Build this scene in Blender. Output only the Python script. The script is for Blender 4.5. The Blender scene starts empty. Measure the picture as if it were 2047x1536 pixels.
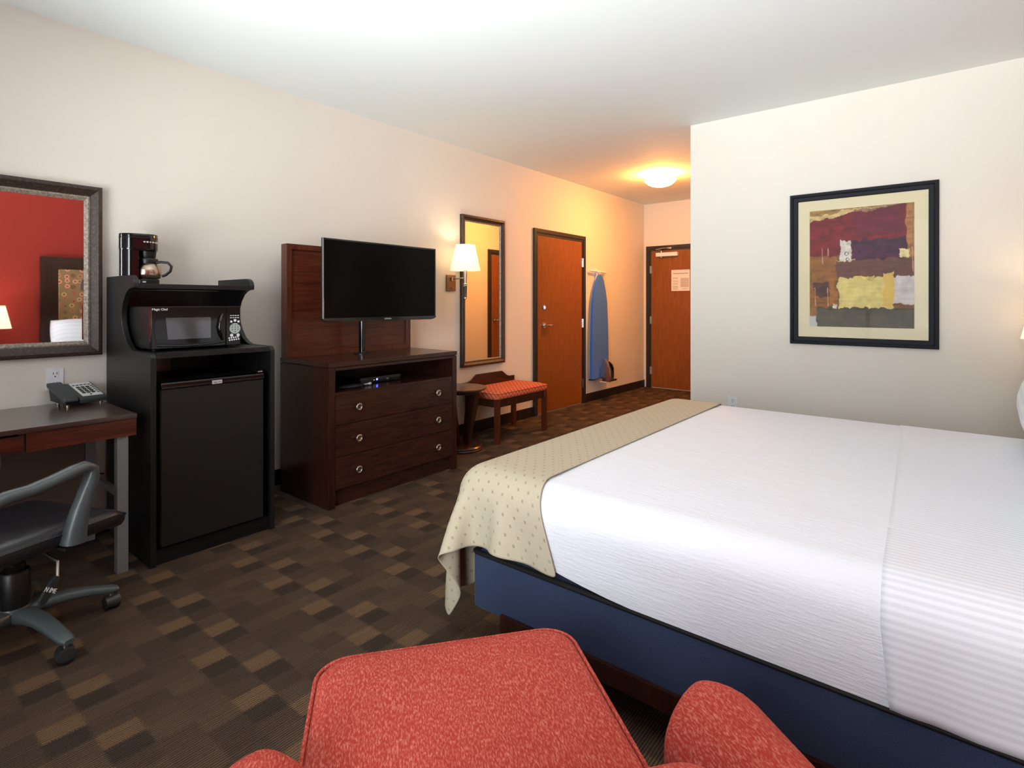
import bpy, bmesh, math, random
import numpy as np
from mathutils import Vector, Matrix

random.seed(7)
sc = bpy.context.scene
C = sc.collection
PI = math.pi
rad = math.radians

# ------------------------------------------------------------------ camera
CX, CZ = 3.6963, 1.27
cam_d = bpy.data.cameras.new('camera')
cam = bpy.data.objects.new('camera', cam_d); C.objects.link(cam)
cam.location = (CX, 0, CZ)
cam.rotation_euler = (rad(90), 0, rad(38.854))
cam_d.sensor_fit = 'HORIZONTAL'; cam_d.sensor_width = 36
cam_d.lens = 36 * 1103.8 / 2047
cam_d.shift_y = -(768 - 605.93) / 2047
cam_d.clip_start = 0.02
sc.camera = cam

# ------------------------------------------------------------------ world, daylight, exposure
w = bpy.data.worlds.new('world'); sc.world = w; w.use_nodes = True
w.node_tree.nodes['Background'].inputs[0].default_value = (0.62, 0.74, 0.9, 1)
w.node_tree.nodes['Background'].inputs[1].default_value = 1.0
def area(name, loc, rot, sx, sy, power, colr):
    l = bpy.data.lights.new(name, 'AREA'); l.shape = 'RECTANGLE'; l.size = sx; l.size_y = sy
    l.energy = power; l.color = colr
    o = bpy.data.objects.new(name, l); C.objects.link(o); o.location = loc; o.rotation_euler = rot
    return o
# added upward fill that brightens the ceiling, then daylight through the window behind the camera
area('ceiling_fill', (2.6, -1.62, .7), (rad(140), 0, 0), 3.2, 1.4, 250, (0.95, 0.98, 1.0)).data.spread = rad(105)
area('window_daylight', (4.3, -2.6, 1.9), (rad(88), 0, rad(36)), 3.0, 2.2, 275, (0.95, 0.98, 1.0))
sc.view_settings.view_transform = 'Standard'
sc.view_settings.look = 'None'
sc.view_settings.gamma = 1
sc.view_settings.use_curve_mapping = False
sc.view_settings.exposure = 0.27
sc.cycles.use_denoising = True

# ------------------------------------------------------------------ materials
def lin(c):
    return tuple((x / 12.92 if x <= .04045 else ((x + .055) / 1.055) ** 2.4) for x in c)
def rgb(r, g, b):
    return lin((r / 255, g / 255, b / 255)) + (1,)
class NT:
    def __init__(s, name):
        s.m = bpy.data.materials.new(name); s.m.use_nodes = True
        s.t = s.m.node_tree; s.b = s.t.nodes['Principled BSDF']; s.out = s.t.nodes['Material Output']
    def n(s, typ, **kw):
        nd = s.t.nodes.new(typ)
        for k, v in kw.items():
            setattr(nd, k, v)
        return nd
    def l(s, a, b): s.t.links.new(a, b)
    def set(s, sock, v):
        if hasattr(v, 'is_output'): s.l(v, sock)
        else: sock.default_value = v
    def math(s, op, a, b=0.0, c=None):
        nd = s.n('ShaderNodeMath', operation=op)
        s.set(nd.inputs[0], a); s.set(nd.inputs[1], b)
        if c is not None: s.set(nd.inputs[2], c)
        return nd.outputs[0]
    def mix(s, fac, a, b):
        nd = s.n('ShaderNodeMix', data_type='RGBA')
        s.set(nd.inputs[0], fac); s.set(nd.inputs[6], a); s.set(nd.inputs[7], b)
        return nd.outputs[2]
    def coords(s, kind='Object', scale=(1, 1, 1), rot=(0, 0, 0)):
        tc = s.n('ShaderNodeTexCoord'); mp = s.n('ShaderNodeMapping')
        mp.inputs['Scale'].default_value = scale; mp.inputs['Rotation'].default_value = rot
        s.l(tc.outputs[kind], mp.inputs[0]); return mp.outputs[0]
    def noise(s, vec, scale, detail=3, rough=.55, dist=0):
        nd = s.n('ShaderNodeTexNoise'); s.l(vec, nd.inputs['Vector'])
        nd.inputs['Scale'].default_value = scale; nd.inputs['Detail'].default_value = detail
        nd.inputs['Roughness'].default_value = rough; nd.inputs['Distortion'].default_value = dist
        return nd.outputs[0]
    def ramp(s, fac, stops):
        nd = s.n('ShaderNodeValToRGB'); cr = nd.color_ramp
        while len(cr.elements) < len(stops): cr.elements.new(.5)
        for e, (p, c) in zip(cr.elements, stops): e.position = p; e.color = c
        s.l(fac, nd.inputs[0]); return nd.outputs[0]
    def bump(s, h, strength=.2, dist=.002):
        nd = s.n('ShaderNodeBump'); nd.inputs['Strength'].default_value = strength
        nd.inputs['Distance'].default_value = dist; s.l(h, nd.inputs['Height'])
        s.l(nd.outputs[0], s.b.inputs['Normal'])
    def fin(s, col=None, rough=.5, metal=0, spec=.5, coat=0, coat_r=.1):
        b = s.b
        if col is not None: s.set(b.inputs['Base Color'], col)
        s.set(b.inputs['Roughness'], rough); b.inputs['Metallic'].default_value = metal
        b.inputs['Specular IOR Level'].default_value = spec
        b.inputs['Coat Weight'].default_value = coat; b.inputs['Coat Roughness'].default_value = coat_r
        return s.m
def plain(name, col, rough=.5, metal=0, spec=.5, coat=0, grain=None):
    t = NT(name)
    if grain:
        v = t.coords(); n = t.noise(v, grain, 4)
        lo = tuple(c * .82 for c in col[:3]) + (1,); hi = tuple(min(1, c * 1.15) for c in col[:3]) + (1,)
        return t.fin(t.ramp(n, [(.3, lo), (.7, hi)]), rough, metal, spec, coat)
    return t.fin(col, rough, metal, spec, coat)
def wood(name, dark, mid, light, axis, rough=.35, coat=.15, sc_=6.0, spec=.4, bump=.06):
    t = NT(name)
    s = [14.0, 14.0, 14.0]; s['xyz'.index(axis)] = .9
    v = t.coords('Object', s)
    n = t.noise(v, sc_, 6, .6, .6)
    v2 = t.coords('Object', (1.2, 1.2, 1.2)); n2 = t.noise(v2, 2.5, 2)
    c1 = t.ramp(n, [(.28, dark), (.5, mid), (.75, light)])
    c2 = t.mix(t.math('MULTIPLY', n2, .45), c1, dark)
    t.bump(n, bump, .001)
    return t.fin(c2, rough, 0, spec, coat, .2)
def paint(name, col, scale=260, strength=.12):
    t = NT(name); v = t.coords()
    n = t.noise(v, scale * .35, 3, .6)
    n2 = t.noise(v, 1.3, 2)
    lo = tuple(c * .97 for c in col[:3]) + (1,)
    t.bump(n, strength, .002)
    return t.fin(t.mix(n2, lo, col), .75, 0, .25)
def fabric(name, c1, c2, scale, stretch=(1, 1, 1), lo=.45, hi=.6, rough=.9, bump=.25, sheen=.15, kind='Object'):
    t = NT(name); v = t.coords(kind, stretch)
    n = t.noise(v, scale, 3, .6)
    t.bump(n, bump, .002)
    t.b.inputs['Sheen Weight'].default_value = sheen
    return t.fin(t.ramp(n, [(lo, c1), (hi, c2)]), rough, 0, .15)

M = {}
M['wall'] = paint('wall_paint', rgb(226, 222, 211))
M['ceiling'] = paint('ceiling_paint', rgb(230, 236, 234), 200, .25)
M['red_wall'] = paint('red_wall_paint', rgb(150, 46, 36))
M['black_trim'] = plain('black_painted_steel', rgb(38, 35, 34), .38)
M['rubber'] = plain('black_rubber_base', rgb(22, 23, 25), .45)
M['door_wood'] = wood('honey_veneer', rgb(112, 62, 22), rgb(134, 78, 31), rgb(150, 92, 41), 'z', .38, .1, 5, .35, .03)
M['espresso'] = wood('espresso_wood', rgb(30, 14, 9), rgb(52, 25, 16), rgb(70, 36, 21), 'z', .28, .25, 5)
M['espresso_y'] = wood('espresso_wood_long', rgb(40, 20, 14), rgb(58, 31, 23), rgb(72, 40, 28), 'y', .26, .25, 5)
M['cherry_y'] = wood('cherry_brown_wood', rgb(58, 24, 15), rgb(92, 42, 26), rgb(120, 60, 36), 'y', .3, .2, 5)
M['cherry'] = wood('cherry_brown_upright', rgb(58, 24, 15), rgb(90, 42, 26), rgb(118, 60, 36), 'z', .3, .2, 5)
M['desk_top'] = wood('desk_top_wood', rgb(50, 32, 24), rgb(68, 47, 36), rgb(84, 59, 46), 'y', .3, .6, 5, .8)
M['black_wood'] = wood('black_oak_laminate', rgb(8, 8, 9), rgb(20, 20, 22), rgb(36, 36, 39), 'z', .42, 0, 9, .5, .15)
M['black_wood_y'] = wood('black_oak_laminate_long', rgb(8, 8, 9), rgb(19, 19, 21), rgb(34, 34, 37), 'y', .42, 0, 9, .5, .15)
M['chrome'] = plain('chrome', rgb(215, 215, 218), .14, 1)
M['nickel'] = plain('brushed_nickel', rgb(186, 178, 168), .3, 1)
M['steel'] = plain('satin_steel', rgb(150, 152, 156), .36, .35)
M['bronze'] = plain('bronze_plate', rgb(128, 110, 92), .4, .9)
M['gloss_black'] = plain('gloss_black_plastic', rgb(10, 10, 12), .12, 0, .5, .3)
M['satin_black'] = plain('satin_black_plastic', rgb(17, 17, 18), .4)
M['fridge_door'] = plain('textured_charcoal_steel', rgb(38, 36, 34), .45, .35, grain=220)
M['matte_black'] = plain('matte_black', rgb(12, 12, 12), .7)
M['screen'] = plain('dark_screen', rgb(3, 3, 4), .2, 0, .1)
M['white_plastic'] = plain('white_plastic', rgb(228, 232, 236), .4)
M['silver_print'] = plain('silver_print', rgb(205, 210, 214), .35, .3)
M['white_print'] = plain('white_print', rgb(235, 238, 240), .5)
M['key_pale'] = plain('pale_grey_green_key', rgb(172, 186, 178), .5)
M['dark_glass'] = plain('smoked_glass', rgb(20, 19, 20), .06, 0, .6)
M['window_mesh'] = plain('microwave_window', rgb(110, 110, 114), .06, .6, .6)
M['leather'] = fabric('black_leather', rgb(28, 27, 32), rgb(40, 39, 45), 90, rough=.34, bump=.12, sheen=0)
M['leather'].node_tree.nodes['Principled BSDF'].inputs['Specular IOR Level'].default_value = .5
M['grey_plastic'] = plain('slate_grey_plastic', rgb(74, 83, 85), .36)
M['dark_grey'] = plain('dark_grey_plastic', rgb(44, 47, 48), .4)
M['phone_grey'] = plain('charcoal_phone_plastic', rgb(62, 66, 68), .42)
M['paper'] = plain('paper_white', rgb(226, 226, 226), .7)
M['blue_fabric'] = fabric('navy_fabric', rgb(40, 52, 78), rgb(60, 74, 104), 420, (1, 1, 1), .35, .65)
M['red_fabric'] = fabric('red_tweed', rgb(168, 58, 50), rgb(222, 140, 118), 210, (1.8, .5, 1), .46, .8, bump=.3, sheen=0)
M['iron_blue'] = fabric('blue_cotton', rgb(54, 104, 196), rgb(66, 118, 208), 200)
M['mirror'] = plain('mirror_glass', (.9, .9, .9, 1), .015, 1)
def mottled(name, c1, c2, c3):
    t = NT(name); v = t.coords()
    n = t.noise(v, 90, 5, .7); n2 = t.noise(v, 420, 2)
    a = t.ramp(n, [(.32, c1), (.55, c2), (.75, c3)])
    t.bump(n2, .3, .001)
    return t.fin(a, .45, .15)
M['frame_bronze'] = mottled('mottled_bronze_frame', rgb(32, 24, 18), rgb(62, 48, 38), rgb(96, 80, 64))
M['frame_silver'] = mottled('mottled_silver_trim', rgb(96, 84, 72), rgb(150, 138, 124), rgb(196, 186, 172))
M['pic_frame'] = plain('slate_black_frame', rgb(26, 29, 36), .6, 0, .2)
M['mat_board'] = plain('cream_mat_board', rgb(214, 206, 172), .8)

def m_carpet():
    t = NT('patterned_carpet')
    tc = t.n('ShaderNodeTexCoord'); sep = t.n('ShaderNodeSeparateXYZ'); t.l(tc.outputs['Object'], sep.inputs[0])
    v = t.coords()
    wob = t.noise(v, 260, 2)
    wj = t.math('MULTIPLY_ADD', wob, .045, -.0225)
    cx = t.math('FLOOR', t.math('DIVIDE', t.math('ADD', t.math('SUBTRACT', sep.outputs[0], .94), wj), .0795))
    cy = t.math('FLOOR', t.math('DIVIDE', t.math('ADD', t.math('SUBTRACT', sep.outputs[1], .81), wj), .106))
    mx = t.math('FLOORED_MODULO', cx, 4.0); my = t.math('FLOORED_MODULO', cy, 4.0)
    cmb = t.n('ShaderNodeCombineXYZ'); t.l(t.math('FLOORED_MODULO', cx, 8.0), cmb.inputs[0]); t.l(t.math('FLOORED_MODULO', cy, 8.0), cmb.inputs[1])
    wn = t.n('ShaderNodeTexWhiteNoise', noise_dimensions='3D'); t.l(cmb.outputs[0], wn.inputs['Vector'])
    base = t.ramp(wn.outputs[0], [(.0, rgb(60, 49, 40)), (.45, rgb(66, 54, 44)), (1.0, rgb(75, 61, 49))])
    def eq(a, k): return t.math('COMPARE', a, k, .2)
    tan = t.math('MAXIMUM', t.math('MULTIPLY', eq(mx, 0), eq(my, 0)), t.math('MULTIPLY', eq(mx, 2), eq(my, 1)))
    drk = t.math('MAXIMUM', t.math('MULTIPLY', eq(mx, 1), eq(my, 0)), t.math('MULTIPLY', eq(mx, 3), eq(my, 1)))
    c = t.mix(tan, base, rgb(92, 73, 54)); c = t.mix(drk, c, rgb(53, 44, 37))
    # ribs running along the room
    vr = t.coords('Object', (1, .06, 1)); jit = t.noise(vr, 60, 2, .6)
    rib = t.math('MULTIPLY_ADD', t.math('SINE', t.math('ADD', t.math('MULTIPLY', sep.outputs[0], 2 * PI / .009), t.math('MULTIPLY', jit, 5.0))), .5, .5)
    fine = t.noise(v, 300, 2, .7)
    f = t.math('MULTIPLY_ADD', rib, .66, t.math('MULTIPLY', fine, .95))
    k = t.ramp(f, [(.3, (.22, .22, .22, 1)), (1.15, (1.65, 1.65, 1.65, 1))])
    mul = t.n('ShaderNodeMix', data_type='RGBA', blend_type='MULTIPLY'); mul.inputs[0].default_value = 1
    t.l(c, mul.inputs[6]); t.l(k, mul.inputs[7])
    t.bump(f, .6, .004)
    return t.fin(mul.outputs[2], .95, 0, .1)
M['carpet'] = m_carpet()

def m_spread():
    t = NT('white_ribbed_spread'); 
    v = t.coords('Object', (.12, 1, 1)); n = t.noise(v, 150, 2, .5)
    v2 = t.coords(); n2 = t.noise(v2, 5, 2); n3 = t.noise(v2, 300, 2)
    h = t.math('ADD', t.math('MULTIPLY_ADD', n, 1.0, t.math('MULTIPLY', n2, 2.5)), t.math('MULTIPLY', n3, .4))
    t.bump(h, .35, .006)
    t.b.inputs['Sheen Weight'].default_value = .1
    return t.fin(rgb(230, 233, 240), .85, 0, .2)
M['spread'] = m_spread()
def m_stripe(name, period, a, b, axis=1):
    t = NT(name); tc = t.n('ShaderNodeTexCoord'); sep = t.n('ShaderNodeSeparateXYZ'); t.l(tc.outputs['UV'], sep.inputs[0])
    s = t.math('SINE', t.math('MULTIPLY', sep.outputs[axis], 2 * PI / period))
    f = t.math('MULTIPLY_ADD', s, 2.2, .5); f = t.math('MINIMUM', t.math('MAXIMUM', f, 0.0), 1.0)
    n = t.noise(t.coords(), 6, 2); n2 = t.noise(t.coords('Object', (1, .2, 1)), 14, 2)
    t.bump(t.math('ADD', n, n2), .3, .006)
    t.b.inputs['Sheen Weight'].default_value = .1
    return t.fin(t.mix(f, a, b), .7, 0, .3)
M['sheet'] = m_stripe('white_striped_sheet', .018, rgb(221, 224, 232), rgb(234, 237, 244))
M['pillow'] = m_stripe('white_striped_pillowcase', .05, rgb(220, 222, 227), rgb(228, 230, 235))
def m_runner():
    t = NT('beige_dotted_runner'); tc = t.n('ShaderNodeTexCoord'); sep = t.n('ShaderNodeSeparateXYZ'); t.l(tc.outputs['UV'], sep.inputs[0])
    row = t.math('FLOOR', t.math('DIVIDE', sep.outputs[1], .03))
    off = t.math('MULTIPLY', t.math('FLOORED_MODULO', row, 2.0), .5)
    fx = t.math('FRACT', t.math('ADD', t.math('DIVIDE', sep.outputs[0], .042), off))
    fy = t.math('FRACT', t.math('DIVIDE', sep.outputs[1], .03))
    mx = t.math('LESS_THAN', t.math('ABSOLUTE', t.math('SUBTRACT', fx, .5)), .085)
    my = t.math('LESS_THAN', t.math('ABSOLUTE', t.math('SUBTRACT', fy, .5)), .16)
    n = t.noise(t.coords(), 25, 2)
    d = t.math('MULTIPLY', t.math('MULTIPLY', mx, my), .75)
    base = t.ramp(t.noise(t.coords(), 500, 2), [(.3, rgb(180, 170, 146)), (.7, rgb(193, 184, 162))])
    dc = t.ramp(n, [(.42, rgb(150, 132, 92)), (.6, rgb(150, 150, 128))])
    t.bump(t.noise(t.coords(), 600, 2), .2, .001)
    return t.fin(t.mix(d, base, dc), .85, 0, .2)
M['runner'] = m_runner()
def m_bench():
    t = NT('orange_lattice_fabric')
    tc = t.n('ShaderNodeTexCoord'); sep = t.n('ShaderNodeSeparateXYZ'); t.l(tc.outputs['Object'], sep.inputs[0])
    a = t.math('ADD', sep.outputs[0], t.math('ADD', sep.outputs[1], sep.outputs[2]))
    b = t.math('SUBTRACT', t.math('SUBTRACT', sep.outputs[1], sep.outputs[0]), sep.outputs[2])
    f1 = t.math('ABSOLUTE', t.math('SINE', t.math('MULTIPLY', a, PI / .05)))
    f2 = t.math('ABSOLUTE', t.math('SINE', t.math('MULTIPLY', b, PI / .05)))
    k = t.math('MINIMUM', f1, f2)
    return t.fin(t.ramp(k, [(.12, rgb(222, 156, 116)), (.28, rgb(190, 84, 56))]), .85, 0, .15)
M['bench_fabric'] = m_bench()
def m_circles():
    t = NT('circle_print_fabric'); v = t.coords()
    sv = t.n('ShaderNodeSeparateXYZ'); t.l(v, sv.inputs[0]); cv = t.n('ShaderNodeCombineXYZ'); t.l(sv.outputs[1], cv.inputs[0]); t.l(sv.outputs[2], cv.inputs[1])
    vo = t.n('ShaderNodeTexVoronoi', voronoi_dimensions='2D'); t.l(cv.outputs[0], vo.inputs['Vector']); vo.inputs['Scale'].default_value = 14; vo.inputs['Randomness'].default_value = .55
    sepc = t.n('ShaderNodeSeparateColor'); t.l(vo.outputs['Color'], sepc.inputs[0])
    d = vo.outputs['Distance']
    tan = rgb(144, 114, 78)
    ringc = t.ramp(sepc.outputs[0], [(.0, rgb(196, 160, 112)), (.4, rgb(110, 84, 58)), (.7, rgb(214, 150, 120))])
    cenc = t.ramp(sepc.outputs[1], [(.0, rgb(186, 44, 34)), (.55, rgb(120, 92, 60)), (.8, rgb(200, 70, 50))])
    c = t.mix(t.math('LESS_THAN', d, .34), tan, ringc)
    c = t.mix(t.math('LESS_THAN', d, .16), c, cenc)
    return t.fin(c, .85, 0, .15)
M['circles'] = m_circles()
def m_shade(name, colr, strength, power=0):
    t = NT(name); tr = t.n('ShaderNodeBsdfTranslucent'); tr.inputs[0].default_value = (.9, .82, .66, 1)
    df = t.n('ShaderNodeBsdfDiffuse'); df.inputs[0].default_value = (.85, .8, .7, 1)
    wv = t.noise(t.coords(), 260, 2)
    em = t.n('ShaderNodeEmission'); em.inputs[1].default_value = strength
    t.l(t.ramp(wv, [(.3, tuple(c * .92 for c in colr[:3]) + (1,)), (.7, colr)]), em.inputs[0])
    m1 = t.n('ShaderNodeMixShader'); m1.inputs[0].default_value = .5; t.l(df.outputs[0], m1.inputs[1]); t.l(tr.outputs[0], m1.inputs[2])
    ad = t.n('ShaderNodeAddShader'); t.l(m1.outputs[0], ad.inputs[0]); t.l(em.outputs[0], ad.inputs[1])
    t.l(ad.outputs[0], t.out.inputs[0]); return t.m
M['shade'] = m_shade('lit_linen_shade', (1, .86, .62, 1), .35)
def m_emit(name, colr, s):
    t = NT(name); t.b.inputs['Emission Color'].default_value = colr; t.b.inputs['Emission Strength'].default_value = s
    return t.fin(colr, .4)
M['bowl'] = m_emit('lit_alabaster_bowl', (1, .36, .07, 1), 125)
M['led_blue'] = m_emit('blue_led', (.05, .08, 1, 1), 25)
M['led_white'] = m_emit('white_led', (.8, .9, 1, 1), 1.0)
def m_pane(name, gl=1.0):
    t = NT(name); tp = t.n('ShaderNodeBsdfTransparent'); g = t.n('ShaderNodeBsdfGlossy'); g.inputs['Roughness'].default_value = .02
    fr = t.n('ShaderNodeFresnel'); fr.inputs[0].default_value = 1.45
    mx = t.n('ShaderNodeMixShader'); t.l(t.math('MULTIPLY', fr.outputs[0], gl), mx.inputs[0]); t.l(tp.outputs[0], mx.inputs[1]); t.l(g.outputs[0], mx.inputs[2])
    t.l(mx.outputs[0], t.out.inputs[0]); return t.m
M['pane'] = m_pane('clear_glass')
M['low_glare'] = m_pane('low_glare_glass', .06)

# ------------------------------------------------------------------ mesh helpers
class MB:
    def __init__(s): s.v = []; s.f = []; s.bev = False
    def add(s, v, f):
        o = len(s.v); s.v += [tuple(p) for p in v]; s.f += [tuple(i + o for i in q) for q in f]; return s
    def from_bm(s, bm):
        bm.verts.ensure_lookup_table(); bm.verts.index_update()
        s.add([v.co[:] for v in bm.verts], [[v.index for v in f.verts] for f in bm.faces]); bm.free(); return s
    def box(s, x0, x1, y0, y1, z0, z1, bev=0, seg=2):
        v = [(x, y, z) for x in (x0, x1) for y in (y0, y1) for z in (z0, z1)]
        f = [(0, 1, 3, 2), (4, 6, 7, 5), (0, 4, 5, 1), (2, 3, 7, 6), (0, 2, 6, 4), (1, 5, 7, 3)]
        if not bev: return s.add(v, f)
        s.bev = True
        bm = bmesh.new(); vs = [bm.verts.new(p) for p in v]
        for q in f: bm.faces.new([vs[i] for i in q])
        bmesh.ops.bevel(bm, geom=bm.edges[:], offset=bev, segments=seg, affect='EDGES', profile=.5)
        return s.from_bm(bm)
    def prism(s, pts, plane, a0, a1, bev=0):
        n = len(pts)
        def m(p, a):
            return {'xz': (p[0], a, p[1]), 'yz': (a, p[0], p[1]), 'xy': (p[0], p[1], a)}[plane]
        v = [m(p, a0) for p in pts] + [m(p, a1) for p in pts]
        f = [tuple(range(n)), tuple(range(2 * n - 1, n - 1, -1))] + [(i, i + n, (i + 1) % n + n, (i + 1) % n) for i in range(n)]
        bm = bmesh.new(); vs = [bm.verts.new(p) for p in v]
        fs = [bm.faces.new([vs[i] for i in q]) for q in f]
        bmesh.ops.recalc_face_normals(bm, faces=bm.faces[:])
        if bev:
            s.bev = True
            ed = [e for e in bm.edges if e.calc_face_angle(0) > .6]
            bmesh.ops.bevel(bm, geom=ed, offset=bev, segments=2, affect='EDGES', profile=.5)
        bmesh.ops.triangulate(bm, faces=[f for f in bm.faces if len(f.verts) > 4])
        return s.from_bm(bm)
    def loft(s, rings, cap0=True, cap1=True, closed=True):
        n = len(rings[0]); v = [p for r in rings for p in r]; f = []
        for i in range(len(rings) - 1):
            for j in range(n if closed else n - 1):
                a, b = i * n + j, i * n + (j + 1) % n
                f.append((a, b, b + n, a + n))
        if closed and cap0: f.append(tuple(range(n - 1, -1, -1)))
        if closed and cap1: f.append(tuple(range((len(rings) - 1) * n, len(rings) * n)))
        return s.add(v, f)
    def cyl(s, p0, p1, r0, r1=None, n=20):
        return s.tube([p0, p1], [r0, r0 if r1 is None else r1], n)
    def tube(s, path, r, n=10, closed=False, sx=1.0, sy=1.0, up=None):
        P_ = [Vector(p) for p in path]; k = len(P_)
        rs = r if isinstance(r, (list, tuple)) else [r] * k
        rings = []; prev = None
        for i in range(k):
            if closed: t = P_[(i + 1) % k] - P_[i - 1]
            else: t = P_[min(i + 1, k - 1)] - P_[max(i - 1, 0)]
            t.normalize()
            if up is not None: a = Vector(up)
            elif prev is None: a = Vector((0, 0, 1)) if abs(t.z) < .9 else Vector((1, 0, 0))
            else: a = prev
            nrm = (a - t * a.dot(t)).normalized(); bn = t.cross(nrm); prev = nrm
            rings.append([tuple(P_[i] + nrm * math.cos(2 * PI * j / n) * rs[i] * sx + bn * math.sin(2 * PI * j / n) * rs[i] * sy) for j in range(n)])
        if closed: rings.append(rings[0])
        return s.loft(rings, not closed, not closed)
    def lathe(s, prof, c=(0, 0, 0), n=32, axis='z'):
        rings = []
        for r, h in prof:
            ring = []
            for j in range(n):
                a = 2 * PI * j / n; x, y = r * math.cos(a), r * math.sin(a)
                p = {'z': (x, y, h), 'x': (h, x, y), 'y': (x, h, y)}[axis]
                ring.append((p[0] + c[0], p[1] + c[1], p[2] + c[2]))
            rings.append(ring)
        return s.loft(rings)
    def torus(s, c, R_, r, axis='x', n=24, m=10):
        pts = []
        for j in range(n):
            a = 2 * PI * j / n; x, y = R_ * math.cos(a), R_ * math.sin(a)
            p = {'x': (0, x, y), 'y': (x, 0, y), 'z': (x, y, 0)}[axis]
            pts.append((p[0] + c[0], p[1] + c[1], p[2] + c[2]))
        return s.tube(pts, r, m, closed=True)
    def ell(s, c, rx, ry, rz, n=20, m=12):
        rings = []
        for i in range(m + 1):
            a = -PI / 2 + PI * i / m
            k = max(math.cos(a), .002)
            rings.append([(c[0] + rx * k * math.cos(2 * PI * j / n), c[1] + ry * k * math.sin(2 * PI * j / n), c[2] + rz * math.sin(a)) for j in range(n)])
        return s.loft(rings)
    def xform(s, Mx):
        s.v = [tuple(Mx @ Vector(p)) for p in s.v]; return s

def rrect(hx, hy, r, n=6, cx=0, cy=0):
    r = max(min(r, hx - 1e-4, hy - 1e-4), 1e-4); pts = []
    for qx, qy, a0 in ((1, 1, 0), (-1, 1, 90), (-1, -1, 180), (1, -1, 270)):
        for i in range(n + 1):
            a = rad(a0 + 90 * i / n)
            pts.append((cx + qx * (hx - r) + r * math.cos(a), cy + qy * (hy - r) + r * math.sin(a)))
    return pts
def pad(mb, hx, hy, r, levels, cx=0, cy=0, n=6):
    """stack of rounded rectangles: levels = [(z, inset), ...]"""
    rings = [[(x, y, z) for x, y in rrect(hx - i, hy - i, max(r - i * .5, .004), n, cx, cy)] for z, i in levels]
    return mb.loft(rings)

def link(name, me, m=None, parent=None, smooth=True, ang=38):
    if m is not None: me.materials.append(M[m] if isinstance(m, str) else m)
    if smooth:
        me.shade_smooth()
        me.set_sharp_from_angle(angle=rad(ang))
    o = bpy.data.objects.new(name, me); C.objects.link(o)
    if parent: o.parent = parent
    return o
def obj(name, mb, m, parent=None, smooth=True, ang=38, fix=True):
    me = bpy.data.meshes.new(name); me.from_pydata(mb.v, [], mb.f)
    if fix:
        bm = bmesh.new(); bm.from_mesh(me); bmesh.ops.recalc_face_normals(bm, faces=bm.faces[:]); bm.to_mesh(me); bm.free()
    me.update()
    o = link(name, me, m, parent, smooth, ang)
    if mb.bev and smooth:
        wn = o.modifiers.new('weighted_normal', 'WEIGHTED_NORMAL'); wn.keep_sharp = True
    return o
def tag(o, label, cat, group=None):
    o['label'] = label; o['category'] = cat
    if group: o['group'] = group
    return o
def thing(name, label, cat, loc=(0, 0, 0), rotz=0, group=None):
    o = bpy.data.objects.new(name, None); C.objects.link(o); o.empty_display_size = .1
    o.location = loc; o.rotation_euler = (0, 0, rotz)
    return tag(o, label, cat, group)
def struct(name, mb, m, parent=None, **kw):
    o = obj(name, mb, m, parent, **kw)
    if not parent: o['kind'] = 'structure'
    return o
def sroot(name, loc=(0, 0, 0)):
    o = bpy.data.objects.new(name, None); C.objects.link(o); o.location = loc; o['kind'] = 'structure'; o.empty_display_size = .1
    return o
def copy_tree(o, parent=None):
    c = o.copy(); C.objects.link(c); c.parent = parent
    for ch in o.children: copy_tree(ch, c)
    return c
def text(name, body, size, m, parent, loc, rot, align='CENTER', ext=.0006, sx=1.0):
    cu = bpy.data.curves.new(name, 'FONT'); cu.body = body; cu.size = size; cu.align_x = align; cu.align_y = 'CENTER'; cu.extrude = ext
    o = bpy.data.objects.new(name + '_tmp', cu); C.objects.link(o)
    bpy.context.view_layer.update()
    me = bpy.data.meshes.new_from_object(o.evaluated_get(bpy.context.evaluated_depsgraph_get()))
    bpy.data.objects.remove(o); bpy.data.curves.remove(cu)
    me.name = name; me.materials.clear()
    t = link(name, me, m, parent, smooth=False); t.location = loc; t.rotation_euler = rot; t.scale = (sx, 1, 1)
    return t
FACE_X = (rad(90), 0, rad(90))      # lettering readable on a face that looks to +X
FACE_Y = (rad(90), 0, 0)            # lettering readable on a face that looks to -Y
def grid_mesh(name, pts, uv=None, cols=None):
    n, m_ = pts.shape[:2]
    idx = np.arange(n * m_).reshape(n, m_)
    f = np.stack([idx[:-1, :-1], idx[1:, :-1], idx[1:, 1:], idx[:-1, 1:]], -1).reshape(-1, 4)
    me = bpy.data.meshes.new(name); me.from_pydata(pts.reshape(-1, 3).tolist(), [], f.tolist())
    if uv is not None:
        l = me.uv_layers.new(name='UVMap'); li = np.empty(len(me.loops), int); me.loops.foreach_get('vertex_index', li)
        l.data.foreach_set('uv', uv.reshape(-1, 2)[li].ravel())
    if cols is not None:
        a = me.color_attributes.new('Col', 'FLOAT_COLOR', 'POINT'); c4 = np.ones((n * m_, 4)); c4[:, :3] = cols.reshape(-1, 3)
        a.data.foreach_set('color', c4.ravel())
    me.update(); return me

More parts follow.
